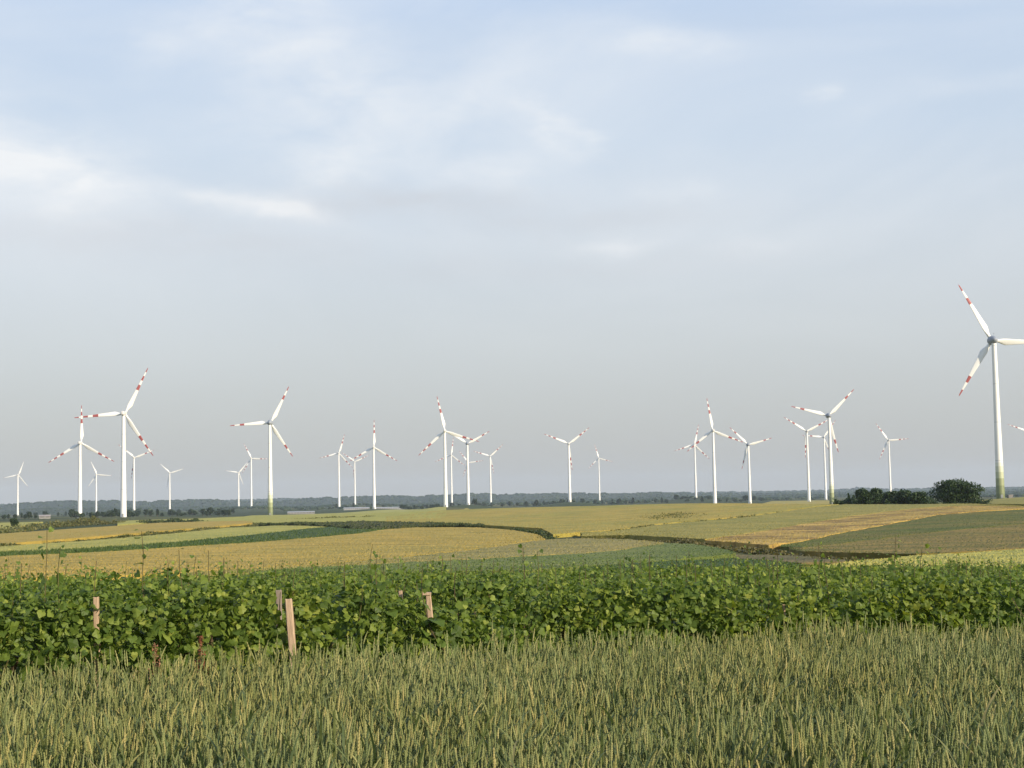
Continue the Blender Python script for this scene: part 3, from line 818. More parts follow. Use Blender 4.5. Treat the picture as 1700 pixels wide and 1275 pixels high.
# and belts of trees over the plain in front of the hills
k = 2600
xs = rng.uniform(-700, 2400, k); Dp = rng.choice([3500, 4100, 4700, 5300], k) * (1 + 0.03 * rng.normal(size=k)) + 200 * np.sin(xs / 90)
d = ray(xs, 836 + 0 * xs)
keep = vnoise(xs, Dp / 30, 60) > 0.35
bp = np.stack([d[:, 0] * Dp, d[:, 1] * Dp], 1)[keep]
bp = np.column_stack([bp, ground(bp[:, 0], bp[:, 1]) + 2.0])
P = np.concatenate([P, bp]); sz = np.concatenate([sz, rng.uniform(4, 7, len(bp))])
ICO = []
phi = (1 + 5 ** .5) / 2
for v in [(-1, phi, 0), (1, phi, 0), (-1, -phi, 0), (1, -phi, 0), (0, -1, phi), (0, 1, phi), (0, -1, -phi), (0, 1, -phi), (phi, 0, -1), (phi, 0, 1), (-phi, 0, -1), (-phi, 0, 1)]:
    ICO.append(np.array(v) / 1.902)
ICO = np.array(ICO)
ICOF = [(0, 11, 5), (0, 5, 1), (0, 1, 7), (0, 7, 10), (0, 10, 11), (1, 5, 9), (5, 11, 4), (11, 10, 2), (10, 7, 6), (7, 1, 8), (3, 9, 4), (3, 4, 2), (3, 2, 6), (3, 6, 8), (3, 8, 9), (4, 9, 5), (2, 4, 11), (6, 2, 10), (8, 6, 7), (9, 8, 1)]
for var in range(4):
    sel = np.arange(len(P)) % 4 == var
    T = ICO * rng.uniform(0.7, 1.25, (12, 1)) * np.array([1.15, 1.15, 0.8])
    n_ = sel.sum()
    wa.stamp(T, ICOF, rotz(rng.uniform(0, 6.28, n_)) * sz[sel][:, None, None], P[sel])
tag(wa.build('far_woodland', M_crown2), 'hazy blue-green woods covering the low hills along the horizon', 'woodland', kind='stuff')

# ------------------------------------------------------------------ pale greenhouses and huts
M_glassy = paint_mat('greenhouse_sheet', (0.34, 0.34, 0.33), 0.4, 0.1)
M_wallp = paint_mat('pale_wall', (0.26, 0.25, 0.22), 0.8, 0.12)
M_roofp = paint_mat('grey_roof', (0.3, 0.27, 0.25), 0.7, 0.12)
M_steel = paint_mat('grey_steel', (0.14, 0.13, 0.12), 0.5, 0.1)


def gable(root, L, W, hw, hr, mw, mr, bays=1):
    ac = Acc(); x, y = L / 2, W / 2
    ac.faces([(-x, -y, -2), (x, -y, -2), (x, y, -2), (-x, y, -2), (-x, -y, hw), (x, -y, hw), (x, y, hw), (-x, y, hw), (-x, 0, hr), (x, 0, hr)],
             [(0, 1, 5, 4), (2, 3, 7, 6), (1, 2, 6, 9, 5), (3, 0, 4, 8, 7)])
    ac.build('wall', mw, root)
    ac = Acc(); e = 0.3; dz = 0.15
    ac.faces([(-x - e, -y - e, hw - e * (hr - hw) / y + .05), (x + e, -y - e, hw - e * (hr - hw) / y + .05), (x + e, 0, hr + .05), (-x - e, 0, hr + .05),
              (-x - e, y + e, hw - e * (hr - hw) / y + .05), (x + e, y + e, hw - e * (hr - hw) / y + .05)],
             [(0, 1, 2, 3), (3, 2, 5, 4)])
    ro_ = ac.build('roof', mr, root)
    md = ro_.modifiers.new('thickness', 'SOLIDIFY'); md.thickness = dz; md.offset = 1
    nb = max(2, int(L / 4))
    for k in range(nb):
        ac = Acc()
        cx_ = -x + (k + 0.5) * L / nb; ww = L / nb * 0.3
        ac.faces([(cx_ - ww, -y - 0.03, hw * 0.35), (cx_ + ww, -y - 0.03, hw * 0.35), (cx_ + ww, -y - 0.03, hw * 0.85), (cx_ - ww, -y - 0.03, hw * 0.85),
                  (cx_ - ww, -y + 0.05, hw * 0.35), (cx_ + ww, -y + 0.05, hw * 0.35), (cx_ + ww, -y + 0.05, hw * 0.85), (cx_ - ww, -y + 0.05, hw * 0.85)],
                 [(0, 1, 2, 3), (1, 5, 6, 2), (4, 0, 3, 7), (3, 2, 6, 7), (0, 4, 5, 1)])
        ac.build('window', M_steel, root)


for xa, xb, D, W, hw, hr, lab, nm, ct in [
        (571, 613, 2900, 14, 2.6, 4.2, 'long pale greenhouse on the plain between two striped turbine feet', 'greenhouse', 'greenhouse'),
        (622, 671, 2850, 14, 2.4, 3.8, 'longest pale greenhouse, right of the bright turbine with the vertical blade', 'greenhouse', 'greenhouse'),
        (478, 522, 2100, 10, 1.8, 3.0, 'low white roofed shed right of the green-footed mid-left turbine', 'shed', 'shed'),
        (66, 83, 1560, 7, 1.9, 3.2, 'small pale farm hut among bushes at the far left', 'farm_hut', 'hut')]:
    xm = (xa + xb) / 2
    d = ray(xm, 845)
    p0 = (d[0] * D, d[1] * D)
    root = empty(nm, (p0[0], p0[1], float(ground(*p0)) + 0.6), -math.atan2(d[0], d[1]))
    tag(root, lab, ct)
    gable(root, (xb - xa) / F * D, W, hw, hr, M_glassy if nm == 'greenhouse' else M_wallp, M_glassy if nm != 'farm_hut' else M_roofp)

d = ray(1676.5, 819)
p0 = (d[0] * 985, d[1] * 985)
root = empty('transformer_cabin', (p0[0], p0[1], float(surf(*p0)) - 0.5), 0.2)
tag(root, 'small dark transformer cabin right of the biggest turbine foot', 'cabin')
ac = Acc(); ac.faces([(-1.5, -1.1, 0), (1.5, -1.1, 0), (1.5, 1.1, 0), (-1.5, 1.1, 0), (-1.5, -1.1, 2.1), (1.5, -1.1, 2.1), (1.5, 1.1, 2.1), (-1.5, 1.1, 2.1)],
                     [(0, 1, 5, 4), (1, 2, 6, 5), (2, 3, 7, 6), (3, 0, 4, 7), (4, 5, 6, 7)])
ac.build('body', M_steel, root)
ac = Acc(); ac.faces([(-1.7, -1.3, 2.103), (1.7, -1.3, 2.103), (1.7, 1.3, 2.103), (-1.7, 1.3, 2.103), (-1.65, -1.25, 2.3), (1.65, -1.25, 2.3), (1.65, 1.25, 2.3), (-1.65, 1.25, 2.3)],
                     [(3, 2, 1, 0), (0, 1, 5, 4), (1, 2, 6, 5), (2, 3, 7, 6), (3, 0, 4, 7), (4, 5, 6, 7)])
ac.build('roof', M_roofp, root)

# ------------------------------------------------------------------ wind turbines
def tower_mat(name, green):
    mt, nt, out = new_mat(name)
    tc = nd(nt, 'ShaderNodeTexCoord')
    sx = nd(nt, 'ShaderNodeSeparateXYZ'); nt.links.new(tc.outputs['Object'], sx.inputs[0])
    f = noise(nt, mapping(nt, tc.outputs['Object'], (1, 1, 0.06)), 0.7, 5, 0.6)
    c = ramp(nt, f, [(0.3, (0.70, 0.69, 0.64)), (0.7, (0.80, 0.79, 0.75))])
    # flange joints between the tower sections
    w = nd(nt, 'ShaderNodeMath', operation='MODULO'); nt.links.new(sx.outputs[2], w.inputs[0]); w.inputs[1].default_value = 24.0
    w2 = nd(nt, 'ShaderNodeMath', operation='LESS_THAN'); nt.links.new(w.outputs[0], w2.inputs[0]); w2.inputs[1].default_value = 0.35
    c = mix(nt, w2.outputs[0], c, (0.5, 0.5, 0.48))
    if green:
        mr = nd(nt, 'ShaderNodeMapRange'); nt.links.new(sx.outputs[2], mr.inputs[0])
        mr.inputs[1].default_value = -2; mr.inputs[2].default_value = 23
        cr = nd(nt, 'ShaderNodeValToRGB'); cr.color_ramp.interpolation = 'CONSTANT'
        st = [(0, (0.13, 0.155, 0.062)), (0.22, (0.17, 0.2, 0.085)), (0.42, (0.25, 0.28, 0.14)), (0.6, (0.40, 0.43, 0.27)), (0.76, (0.53, 0.545, 0.40)), (0.9, (0.66, 0.665, 0.55))]
        el = cr.color_ramp.elements
        while len(el) > 1: el.remove(el[-1])
        el[0].position = 0; el[0].color = (*st[0][1], 1)
        for p_, c_ in st[1:]:
            e = el.new(p_); e.color = (*c_, 1)
        nt.links.new(mr.outputs[0], cr.inputs[0])
        lt = nd(nt, 'ShaderNodeMath', operation='LESS_THAN'); nt.links.new(sx.outputs[2], lt.inputs[0]); lt.inputs[1].default_value = 22.9
        c = mix(nt, lt.outputs[0], c, cr.outputs[0])
    p = nd(nt, 'ShaderNodeBsdfPrincipled'); p.inputs['Roughness'].default_value = 0.5
    nt.links.new(c, p.inputs['Base Color']); nt.links.new(p.outputs[0], out.inputs['Surface'])
    return mt


M_tower = tower_mat('tower_paint', False)
M_towerg = tower_mat('tower_paint_green_foot', True)
M_blade = paint_mat('blade_gelcoat', (0.80, 0.79, 0.74), 0.4, 0.05)
M_red = paint_mat('blade_red', (0.36, 0.085, 0.075), 0.45, 0.08)
M_nac = paint_mat('nacelle_shade_grey', (0.27, 0.295, 0.33), 0.5, 0.08)  # shade on the egg nacelle and hub put into the base colour
M_nacw = paint_mat('nacelle_white', (0.62, 0.61, 0.58), 0.5, 0.08)
M_door = paint_mat('door_grey', (0.25, 0.26, 0.25), 0.5, 0.08)


def blade_mesh(R, bands):
    """blade along +Z from the hub centre, chord mostly in the rotor plane (X), Y is the rotor axis"""
    rs = [1.2, 2.0, 3.2, 5.0, 7.0, 9.0, 11.5, 15]
    edges = sorted({R * e for b in bands for e in b if e < 1})
    rs = sorted(set(rs + list(np.arange(18, R - 1.2, 3.0)) + edges + [R - 1.0, R - 0.35, R]))
    n = 14
    rings = []
    for r in rs:
        u = (r - 1.2) / (R - 1.2)
        if r <= 3.2: ch, th, tw = 2.0, 2.0, 0.45
        else:
            rise = min(1, (r - 3.2) / 6.0); rise = rise * rise * (3 - 2 * rise)
            taper = 4.5 * (1 - 0.86 * max(0, (r - 8.5) / (R - 8.5)) ** 0.8)
            ch = 2.0 * (1 - rise) + taper * rise if r < 9.2 else taper
            th = 2.0 * (1 - rise) + 0.24 * taper * rise if r < 9.2 else ch * (0.24 - 0.1 * u)
            tw = 0.45 * (1 - u) ** 2 + 0.03
        if r > R - 0.5: ch *= 0.5; th *= 0.5
        if r == R: ch *= 0.3; th *= 0.3
        t = np.linspace(0, 2 * PI, n, endpoint=False)
        cx = np.cos(t) * 0.5; cy = np.sin(t) * 0.5
        rd = min(1, max(0, (r - 3.2) / 5.0))
        px_ = cx * ch + ch * 0.16 * rd
        py_ = cy * th * (1 - 0.45 * rd * (cx + 0.5))
        c, s = math.cos(tw), math.sin(tw)
        rings.append(np.stack([px_ * c - py_ * s, px_ * s + py_ * c + 0.9 * u * u, np.full(n, r)], 1))
    ac = Acc()
    P = np.array(rings)
    for i in range(len(rs) - 1):
        mid = (rs[i] + rs[i + 1]) / 2 / R
        ac.grid(P[i:i + 2], 1 if any(lo < mid < hi for lo, hi in bands) else 0, wrap=True)
    ac.faces(P[-1], [tuple(range(n))], 1 if bands else 0)
    o = ac.build('blade', [M_blade, M_red], smooth=True)
    me = o.data
    bpy.data.objects.remove(o)
    return me


B2 = [(0.645, 0.755), (0.885, 1.01)]
B3 = [(0.52, 0.63), (0.725, 0.82), (0.905, 1.01)]
BLADE = {'two': blade_mesh(41, B2), 'three': blade_mesh(45, B3), 'plain': blade_mesh(41, [(0.95, 1.01)])}


def lathe_y(acc, prof, n=24, sx=1.0, sz=1.0, mat=0):
    t = np.linspace(0, 2 * PI, n, endpoint=False)
    rings = [np.stack([r * np.cos(t) * sx, np.full(n, y), r * np.sin(t) * sz], 1) for y, r in prof]
    acc.grid(np.array(rings), mat, wrap=True)


def nacelle_mesh(kind):
    ac = Acc()
    if kind == 'two':       # egg-shaped housing, blunt towards the rotor and drawn in at the tail
        prof = [(-7.6, 0.02), (-7.5, 0.6), (-7.0, 1.3), (-6, 1.95), (-4.5, 2.5), (-3, 2.85), (-1.6, 3.0), (-0.9, 2.95), (-0.7, 2.7)]
        lathe_y(ac, prof)
        tube(ac, [(0.1, -4.6, 2.3), (0.1, -4.6, 4.6)], [0.09, 0.06], 6)      # wind vane mast
        tube(ac, [(-0.5, -4.6, 4.1), (0.7, -4.6, 4.1)], [0.07, 0.07], 6)
    else:                   # long box housing with rounded corners
        rings = []
        for y, sx, sz, z0 in [(-9.4, 0.6, 0.7, 0.1), (-9.2, 1.35, 1.45, 0.1), (-8.6, 1.6, 1.7, 0.1), (-3, 1.75, 1.85, 0), (-1.6, 1.6, 1.7, 0), (-1.2, 1.3, 1.3, 0)]:
            t = np.linspace(0, 2 * PI, 20, endpoint=False)
            cx, sy = np.cos(t), np.sin(t)
            rings.append(np.stack([np.sign(cx) * np.abs(cx) ** 0.45 * sx, np.full(20, y), np.sign(sy) * np.abs(sy) ** 0.45 * sz + z0], 1))
        ac.grid(np.array(rings), wrap=True)
        ac.faces(rings[0], [tuple(range(20))]); ac.faces(rings[-1], [tuple(range(20))[::-1]])
        tube(ac, [(0, -8, 1.6), (0, -8, 3.2)], [0.08, 0.06], 6)
    o = ac.build('nacelle', M_nac if kind == 'two' else M_nacw, smooth=True)
    me = o.data; bpy.data.objects.remove(o); return me


def hub_mesh(kind):
    ac = Acc()
    r = 2.75 if kind == 'two' else 1.75
    lathe_y(ac, [(-0.68, r * 0.55), (-0.65, r * 0.93), (-0.2, r), (0.6, r * 0.97), (1.5, r * 0.8), (2.3, r * 0.5), (2.8, r * 0.2), (2.95, 0.02)])
    o = ac.build('hub', M_nacw if kind != 'two' else M_nac, smooth=True)
    me = o.data; bpy.data.objects.remove(o); return me


NAC = {k: nacelle_mesh(k) for k in ('two', 'three')}; NAC['plain'] = NAC['three']
HUB = {k: hub_mesh(k) for k in ('two', 'three')}; HUB['plain'] = HUB['three']
WIND = 0.0
for (hx, hy, rp, ph, by, kd, gf, lab), (H, base) in zip(TURB, tinfo):
    zb = float(ground(base[0], base[1]))
    root = empty('wind_turbine', (base[0], base[1], zb))
    tag(root, lab, 'wind turbine', 'wind turbines on the plain')
    hh = H[2] - zb
    rb, rt = (2.7, 1.5)
    ac = Acc()
    zt = hh - (2.2 if kd == 'two' else 1.5)
    us = np.concatenate([[-1.5 / zt], np.linspace(0, 1, 25)])
    t = np.linspace(0, 2 * PI, 24, endpoint=False)
    rad = rt + (rb - rt) * (1 - np.clip(us, 0, 1)) ** 1.25
    ac.grid(np.stack([np.stack([r * np.cos(t), r * np.sin(t), np.full(24, u * zt)], 1) for u, r in zip(us, rad)]), wrap=True)
    ac.build('tower', M_towerg if gf else M_tower, root, smooth=True)
    dr = Acc()
    dr.faces([(0.75, -2.72, 0.3), (-0.75, -2.72, 0.3), (-0.75, -2.72, 2.9), (0.75, -2.72, 2.9), (0.75, -2.3, 0.3), (-0.75, -2.3, 0.3), (-0.75, -2.3, 2.9), (0.75, -2.3, 2.9)],
             [(1, 0, 3, 2), (0, 4, 7, 3), (5, 1, 2, 6), (2, 3, 7, 6), (0, 1, 5, 4)])
    dr.build('door', M_door, root)
    def kid(name, me, loc, rot):
        o = bpy.data.objects.new(name, me); COL.objects.link(o); o.parent = root
        o.location = loc; o.rotation_euler = rot
        return o
    hubloc = (0, OVER, hh)
    kid('nacelle', NAC[kd], hubloc, (0, 0, 0))
    kid('hub', HUB[kd], hubloc, (0, 0, 0))
    for k in range(3):
        # +Z rotated about Y by (90 - angle) points at the photographed angle
        kid('blade', BLADE[kd], hubloc, (0, math.radians(90 - (ph + 120 * k)), 0))

# ------------------------------------------------------------------ vineyard
def wheat_edge(x):
    return np.interp(x, [-12, -8, -3.3, 0, 4.0, 10, 16], [5.2, 7.6, 10.4, 12.0, 13.0, 14.4, 15.4])

LEAF = []
half = [(0.10, -0.17), (0.28, -0.22), (0.42, -0.10), (0.50, 0.04), (0.48, 0.18), (0.54, 0.34), (0.43, 0.48), (0.31, 0.53), (0.24, 0.66), (0.11, 0.78)]
LEAF = [(0, 0.30, 0.07)] + [(0.0, -0.02, 0.02)] + [(x, y, 0.26 * abs(x) ** 1.3 - 0.22 * max(0, y) ** 2) for x, y in half] + [(0, 0.9, -0.12)] + [(-x, y, 0.26 * abs(x) ** 1.3 - 0.22 * max(0, y) ** 2) for x, y in half[::-1]]
LEAF = np.array(LEAF)
nL = len(LEAF)
LEAFF = [(0, i, i + 1 if i + 1 < nL else 1) for i in range(1, nL)]
LEAF_S = np.array([(0, 0.3, 0.07), (0, -0.1, 0), (0.4, -0.12, .04), (0.52, 0.3, 0), (0.22, 0.5, 0), (0, 0.85, -0.1), (-0.22, 0.5, 0), (-0.52, 0.3, 0), (-0.4, -0.12, .04)])
LEAFSF = [(0, i, i + 1 if i < 8 else 1) for i in range(1, 9)]
M_vine = leaf_mat('vine_leaf', [(0, (0.062, 0.104, 0.018)), (0.35, (0.098, 0.152, 0.025)), (0.8, (0.15, 0.208, 0.034)), (0.95, (0.215, 0.268, 0.05)), (1, (0.28, 0.32, 0.065))], 0.4, 0.5, 0.25, patch=(1.2, 1.1, 0.9), patch_scale=0.9)
M_cane = leaf_mat('vine_shoot', [(0, (0.075, 0.05, 0.025)), (1, (0.10, 0.095, 0.03))], 0.0, 0.7)

POSTS = [  # x top, y top, x bottom, y lowest visible, D, width px, label, cleared from y
    (479, 996, 485, 1073, 12.08, 11.5, 'weathered pinkish post standing clear in front of the vines, tallest visible of all'),
    (462.5, 981, 463, 1012, 13.6, 9, 'greyish post top just left behind the tallest visible post'),
    (159.5, 993, 160, 1026, 11.8, 8.5, 'pale post half hidden in the leaves at the left'),
    (664.7, 982, 665, 992, 15.0, 7, 'small post top peeking out left of the flat-capped post'),
    (711, 989, 714.5, 1026, 13.35, 9, 'reddish flat-capped post poking out of the vines near the middle'),
    (1301, 1005, 1302, 1024, 13.75, 4, 'thin pale stake showing low in the vines on the right'),
]
M_post = wood_mat('post_wood', (0.30, 0.205, 0.125), (0.50, 0.36, 0.23))
M_post2 = wood_mat('post_wood_grey', (0.17, 0.135, 0.10), (0.28, 0.22, 0.17))


def clear_of_posts(P, siz):
    """leaves are kept from growing over the open faces of the posts"""
    px, py = project(P); D = np.hypot(P[:, 0], P[:, 1])
    ok = np.ones(len(P), bool)
    for ip, (x1, y1, x2, y2, Dp, w, _) in enumerate(POSTS):
        skip = (1013, 1019) if ip == 0 else (1004, 1010) if ip == 2 else (1024, 1031) if ip == 9 else (0, 0)
        xm = np.interp(py, [y1, y2], [x1, x2]); mg = siz * 0.42 * F / D
        ok &= ~((px - xm > -(w * 0.6 + mg * 0.6)) & (px - xm < w * 0.9 + mg * 0.8) & (py > y1 - 4 - mg * 0.6) & (py < y2 + mg * 0.3) & (D < Dp + 0.12) & ~((py > skip[0]) & (py < skip[1])))
    return ok


NROW = 15
row_y = lambda x, k: wheat_edge(x) + 1.05 + 1.85 * k
SHOOTS = [(78, 880, 0), (100, 908, 0), (235, 882, 0), (160, 931, 0), (297, 913, 0), (325, 924, 1), (346, 914, 0), (210, 932, 1), (36, 935, 0), (735, 926, 1), (868, 906, 1), (395, 931, 1), (640, 936, 2), (1180, 930, 1), (1291, 922, 0), (1140, 925, 2), (1640, 930, 2), (820, 930, 2), (520, 934, 2), (1050, 932, 3)]
for k in range(NROW):
    Dm = 12 + 1.85 * k
    hw = Dm * 0.38 + 2.6
    n = int((2 * hw) * (2900 if k == 0 else 2000 if k < 3 else 900 if k < 7 else 560))
    x = rng.uniform(-hw, hw, n)
    if k < 2: x = np.where(x < -9, -9 + rng.random(n), x)
    yc = row_y(x, k)
    # each vine bulges, tops are uneven
    bul = fnoise(x, x * 0 + 5.3 * k, 1.1)
    hcan = np.interp(k, [0, 3, 8], [1.02, 1.08, 1.1]) + (0.13 if k < 3 else 0.0) * np.clip(-x / 2.5, 0, 1) + 0.42 * fnoise(x + 40 * k, x * 0, 0.6) + 0.05 * np.sin(x * 1.7 + k)
    if k >= 3: lo = 0.45
    elif k == 0: lo = 0.08
    else: lo = 0.25
    u = rng.random(n)
    h = lo + (hcan - lo) * u ** 0.8
    wid = (0.10 + 0.52 * bul) * (0.55 + 0.75 * np.sin(PI * np.clip(h / hcan, 0, 1) ** 0.8))
    side = np.where(rng.random(n) < (0.72 if k < 2 else 0.5), -1, 1)
    off = side * wid * np.sqrt(rng.random(n))
    gap = (vnoise(x * 1.0 + 13 * k, h, 0.33) < 0.30) & (k < 4) & (rng.random(n) < 0.85)
    if k == 0: off = np.where(off < 0, off * 0.75, off)
    P = np.stack([x, yc + off, np.zeros(n)], 1)
    P[:, 2] = ground(P[:, 0], P[:, 1]) + h
    sz = 0.053 * rng.uniform(0.4, 1.35, n) * (1.0 if k < 3 else 1.15)
    sz = np.where(rng.random(n) < 0.07, sz * 1.5, sz)
    sz = np.where(u > 0.9, sz * 0.72, sz)
    # face outward and up, every which way
    yaw = np.where(side < 0, 0, PI) + rng.normal(0, 1.0, n)
    pit = rng.normal(0.95, 0.62, n) * np.where(u > 0.85, 0.7, 1)
    R = rotz(yaw) @ rotx(pit) @ rotz(PI + rng.normal(0, 0.8, n)) @ roty(rng.normal(0, 0.35, n))
    ok = clear_of_posts(P, sz) & ~gap
    x, P, sz, R = x[ok], P[ok], sz[ok], R[ok]
    ac = Acc()
    near = k < 2
    ac.stamp(LEAF if near else LEAF_S, LEAFF if near else LEAFSF, R * sz[:, None, None], P)
    # shoots sticking up out of the canopy carry a few small leaves
    ca = Acc()
    sh = [s for s in SHOOTS if s[2] == k]
    tops = []
    for px_, py_, _ in sh:
        q = ray(px_, py_)
        Dq = Dm
        for _i in range(6):
            Dq = Dq + (float(row_y(q[0] * Dq, k)) - q[1] * Dq) / q[1]
        tops.append(np.array([q[0] * Dq, q[1] * Dq, CAMZ + q[2] * Dq]))
    for _ in range(int(2 * hw * (6 if k < 6 else 2.5))):
        xx = random.uniform(-hw, hw); yy = float(row_y(xx, k)) + random.uniform(-.2, .2)
        tops.append(np.array([xx, yy, float(ground(xx, yy)) + float(np.interp(k, [0, 3, 8], [1.25, 1.27, 1.27])) + random.random() ** 2 * (0.32 if random.random() < 0.9 else 0.5)]))
    lP, lS = [], []
    for tp in tops:
        g = float(ground(tp[0], tp[1])); L_ = tp[2] - g - 0.7
        lean = random.uniform(-0.3, 0.3)
        b = np.array([tp[0] - lean, tp[1] + random.uniform(-.1, .1), g + 0.7])
        pts = [b + (tp - b) * t_ + np.array([lean * 0.35 * math.sin(PI * t_), 0, 0]) for t_ in np.linspace(0, 1, 7)]
        wob = np.cumsum(rng.normal(0, 0.012, (7, 2)), 0); wob -= np.linspace(0, 1, 7)[:, None] * wob[-1]
        pts = [q_ + np.array([wob[i_, 0], wob[i_, 1], 0]) for i_, q_ in enumerate(pts)]
        tube(ca, pts, np.linspace(0.006, 0.0028, 7), 5)
        for t_ in np.arange(0.35, 1.02, 0.06):
            p_ = b + (tp - b) * t_ + np.array([lean * 0.35 * math.sin(PI * t_), 0, 0])
            lP.append(p_ + np.array([random.choice((-1, 1)) * 0.03, random.uniform(-.03, .03), 0])); lS.append((0.13 * (1.1 - t_) + 0.022) * random.uniform(0.6, 1.3))
    lP = np.array(lP); lS = np.array(lS)
    ok = clear_of_posts(lP, lS); lP, lS = lP[ok], lS[ok]
    q = len(lP)
    ac.stamp(LEAF, LEAFF, (rotz(rng.uniform(-1.6, 1.6, q)) @ rotx(rng.normal(0.9, 0.5, q)) @ rotz(PI + rng.normal(0, 1.0, q))) * lS[:, None, None], lP)
    # knotty trunks
    for xx in np.arange(-hw, hw, 1.1):
        xx = xx + random.uniform(-.2, .2); yy = float(row_y(xx, k)); g = float(ground(xx, yy))
        if k == 0 and xx < -9: continue
        tube(ca, [(xx, yy, g - 0.05), (xx + .04, yy + .02, g + 0.3), (xx - .03, yy, g + 0.6), (xx + .05, yy, g + 0.9)], [0.035, 0.028, 0.026, 0.018], 6)
    root = empty('vine_row', (0, float(row_y(0, k)), float(ground(0, float(row_y(0, k))))))
    if k == 0: tag(root, 'front vine row with big bright leaves right behind the wheat', 'vine row', 'rows of vines in the vineyard')
    elif k == 1: tag(root, 'second vine row, its tops showing just over the front row', 'vine row', 'rows of vines in the vineyard')
    else: tag(root, 'leafy vine row farther back in the vineyard, only its top showing', 'vine row', 'rows of vines in the vineyard')
    for acc_, nm, mt_ in ((ac, 'foliage', M_vine), (ca, 'cane', M_cane)):
        for i_, v_ in enumerate(acc_.V): acc_.V[i_] = v_ - np.array(root.location)
        o_ = acc_.build(nm, mt_, root)
        if nm == 'cane': tag(o_, kind='stuff')

for i, (x1, y1, x2, y2, Dp, w, lab) in enumerate(POSTS):
    tp = at(x1, y1, Dp); bt = at(x2, y2, Dp)
    dirv = (bt - tp) / (bt[2] - tp[2])
    g = float(ground(tp[0], tp[1]))
    foot = tp + dirv * (g - tp[2])
    r = w / F * Dp / 2
    root = foot
    ac = Acc()
    n = 4
    rows = []
    for u in np.linspace(0, 1, 10):
        c = foot * (1 - u) + tp * u - foot
        rr = r * (1.05 - 0.08 * u) * (1 + random.uniform(-.07, .07))
        q = np.array([(-1, -1), (1, -1), (1, 1), (-1, 1)]) * rr
        q8 = np.array([(-.75, -1), (.75, -1), (1, -.75), (1, .75), (.75, 1), (-.75, 1), (-1, .75), (-1, -.75)]) * rr
        rows.append(np.column_stack([c[0] + q8[:, 0], c[1] + q8[:, 1], np.full(8, c[2])]))
    rows[0][:, 2] -= 0.1
    rows = np.array(rows); rows[-1, :, 2] += np.array([0, .006, .01, .004, .012, 0, .004, .01])
    ac.grid(rows, wrap=True)
    ac.faces(rows[-1], [tuple(range(8))])
    if i == 4:     # a flat board nailed across the head
        z = rows[-1, 0, 2]; c = (tp - foot)
        s = r * 1.5
        V = [(c[0] + a_ * s + (-r * .5 if i == 4 else -r * .2), c[1] + b_ * s * 0.9, z + 0.008 + h_) for h_ in (0, 0.022) for a_, b_ in ((-1, -1), (1, -1), (1, 1), (-1, 1))]
        ac.faces(V, [(3, 2, 1, 0), (4, 5, 6, 7), (0, 1, 5, 4), (1, 2, 6, 5), (2, 3, 7, 6), (3, 0, 4, 7)])
    o = ac.build('vine_post', M_post2 if i in (1,) else M_post)
    o.location = foot
    tag(o, lab, 'post', 'wooden posts of the vineyard')

# ------------------------------------------------------------------ reddish dock plants at the wheat edge
M_dock = leaf_mat('dock_seed', [(0, (0.13, 0.04, 0.02)), (0.5, (0.2, 0.06, 0.03)), (1, (0.28, 0.11, 0.055))], 0.1)
M_dockp = leaf_mat('dock_seed_pale', [(0, (0.22, 0.10, 0.055)), (0.5, (0.3, 0.15, 0.08)), (1, (0.36, 0.2, 0.11))], 0.1)
for px_, yt_, yb_, D, mt_, lab, dens in [(332, 1056, 1118, 11.05, M_dock, 'dark red-brown dock seed head at the wheat edge, the taller of two', 1.0),
                                        (256.5, 1070, 1097, 10.8, M_dockp, 'short pale-reddish dock seed head at the wheat edge, left of the dark one', 0.6)]:
    tp = at(px_, yt_, D)
    g = float(ground(tp[0], tp[1]))
    root = empty('dock_plant', (tp[0], tp[1], g))
    tag(root, lab, 'weed', 'dock plants at the wheat edge')
    H_ = tp[2] - g
    st, sd = Acc(), Acc()
    for br, (dx, dz0, top_) in enumerate([(0, 0, 1.0), (0.03, 0.6, 0.9), (-0.035, 0.62, 0.84), (0.05, 0.66, 0.8)]):
        p0_ = np.array([0, 0, -0.02 if br == 0 else H_ * dz0]); p1_ = np.array([dx, random.uniform(-.03, .03), H_ * top_])
        tube(st, [p0_, (p0_ + p1_) / 2 + np.array([dx * 0.2, 0, 0]), p1_], [0.005, 0.004, 0.002], 5)
        nn = int((420 if br == 0 else 160) * dens)
        t_ = rng.uniform(0.72 if br == 0 else 0.1, 1, nn)
        rad = (0.028 if br == 0 else 0.018) * (1.15 - 0.75 * t_) * 1.6 * (0.6 + 0.6 * np.sin(t_ * 40) ** 2)
        an = rng.uniform(0, 2 * PI, nn); rr = rad * np.sqrt(rng.random(nn))
        Q = p0_ + (p1_ - p0_) * t_[:, None] + np.stack([rr * np.cos(an), rr * np.sin(an), rng.normal(0, .01, nn)], 1)
        sd.stamp(LEAFT, [(0, 1, 2, 3)], rand_rot(nn) * rng.uniform(0.006, 0.014, nn)[:, None, None], Q)
    st.build('stalk', mt_, root); sd.build('seed_head', mt_, root)

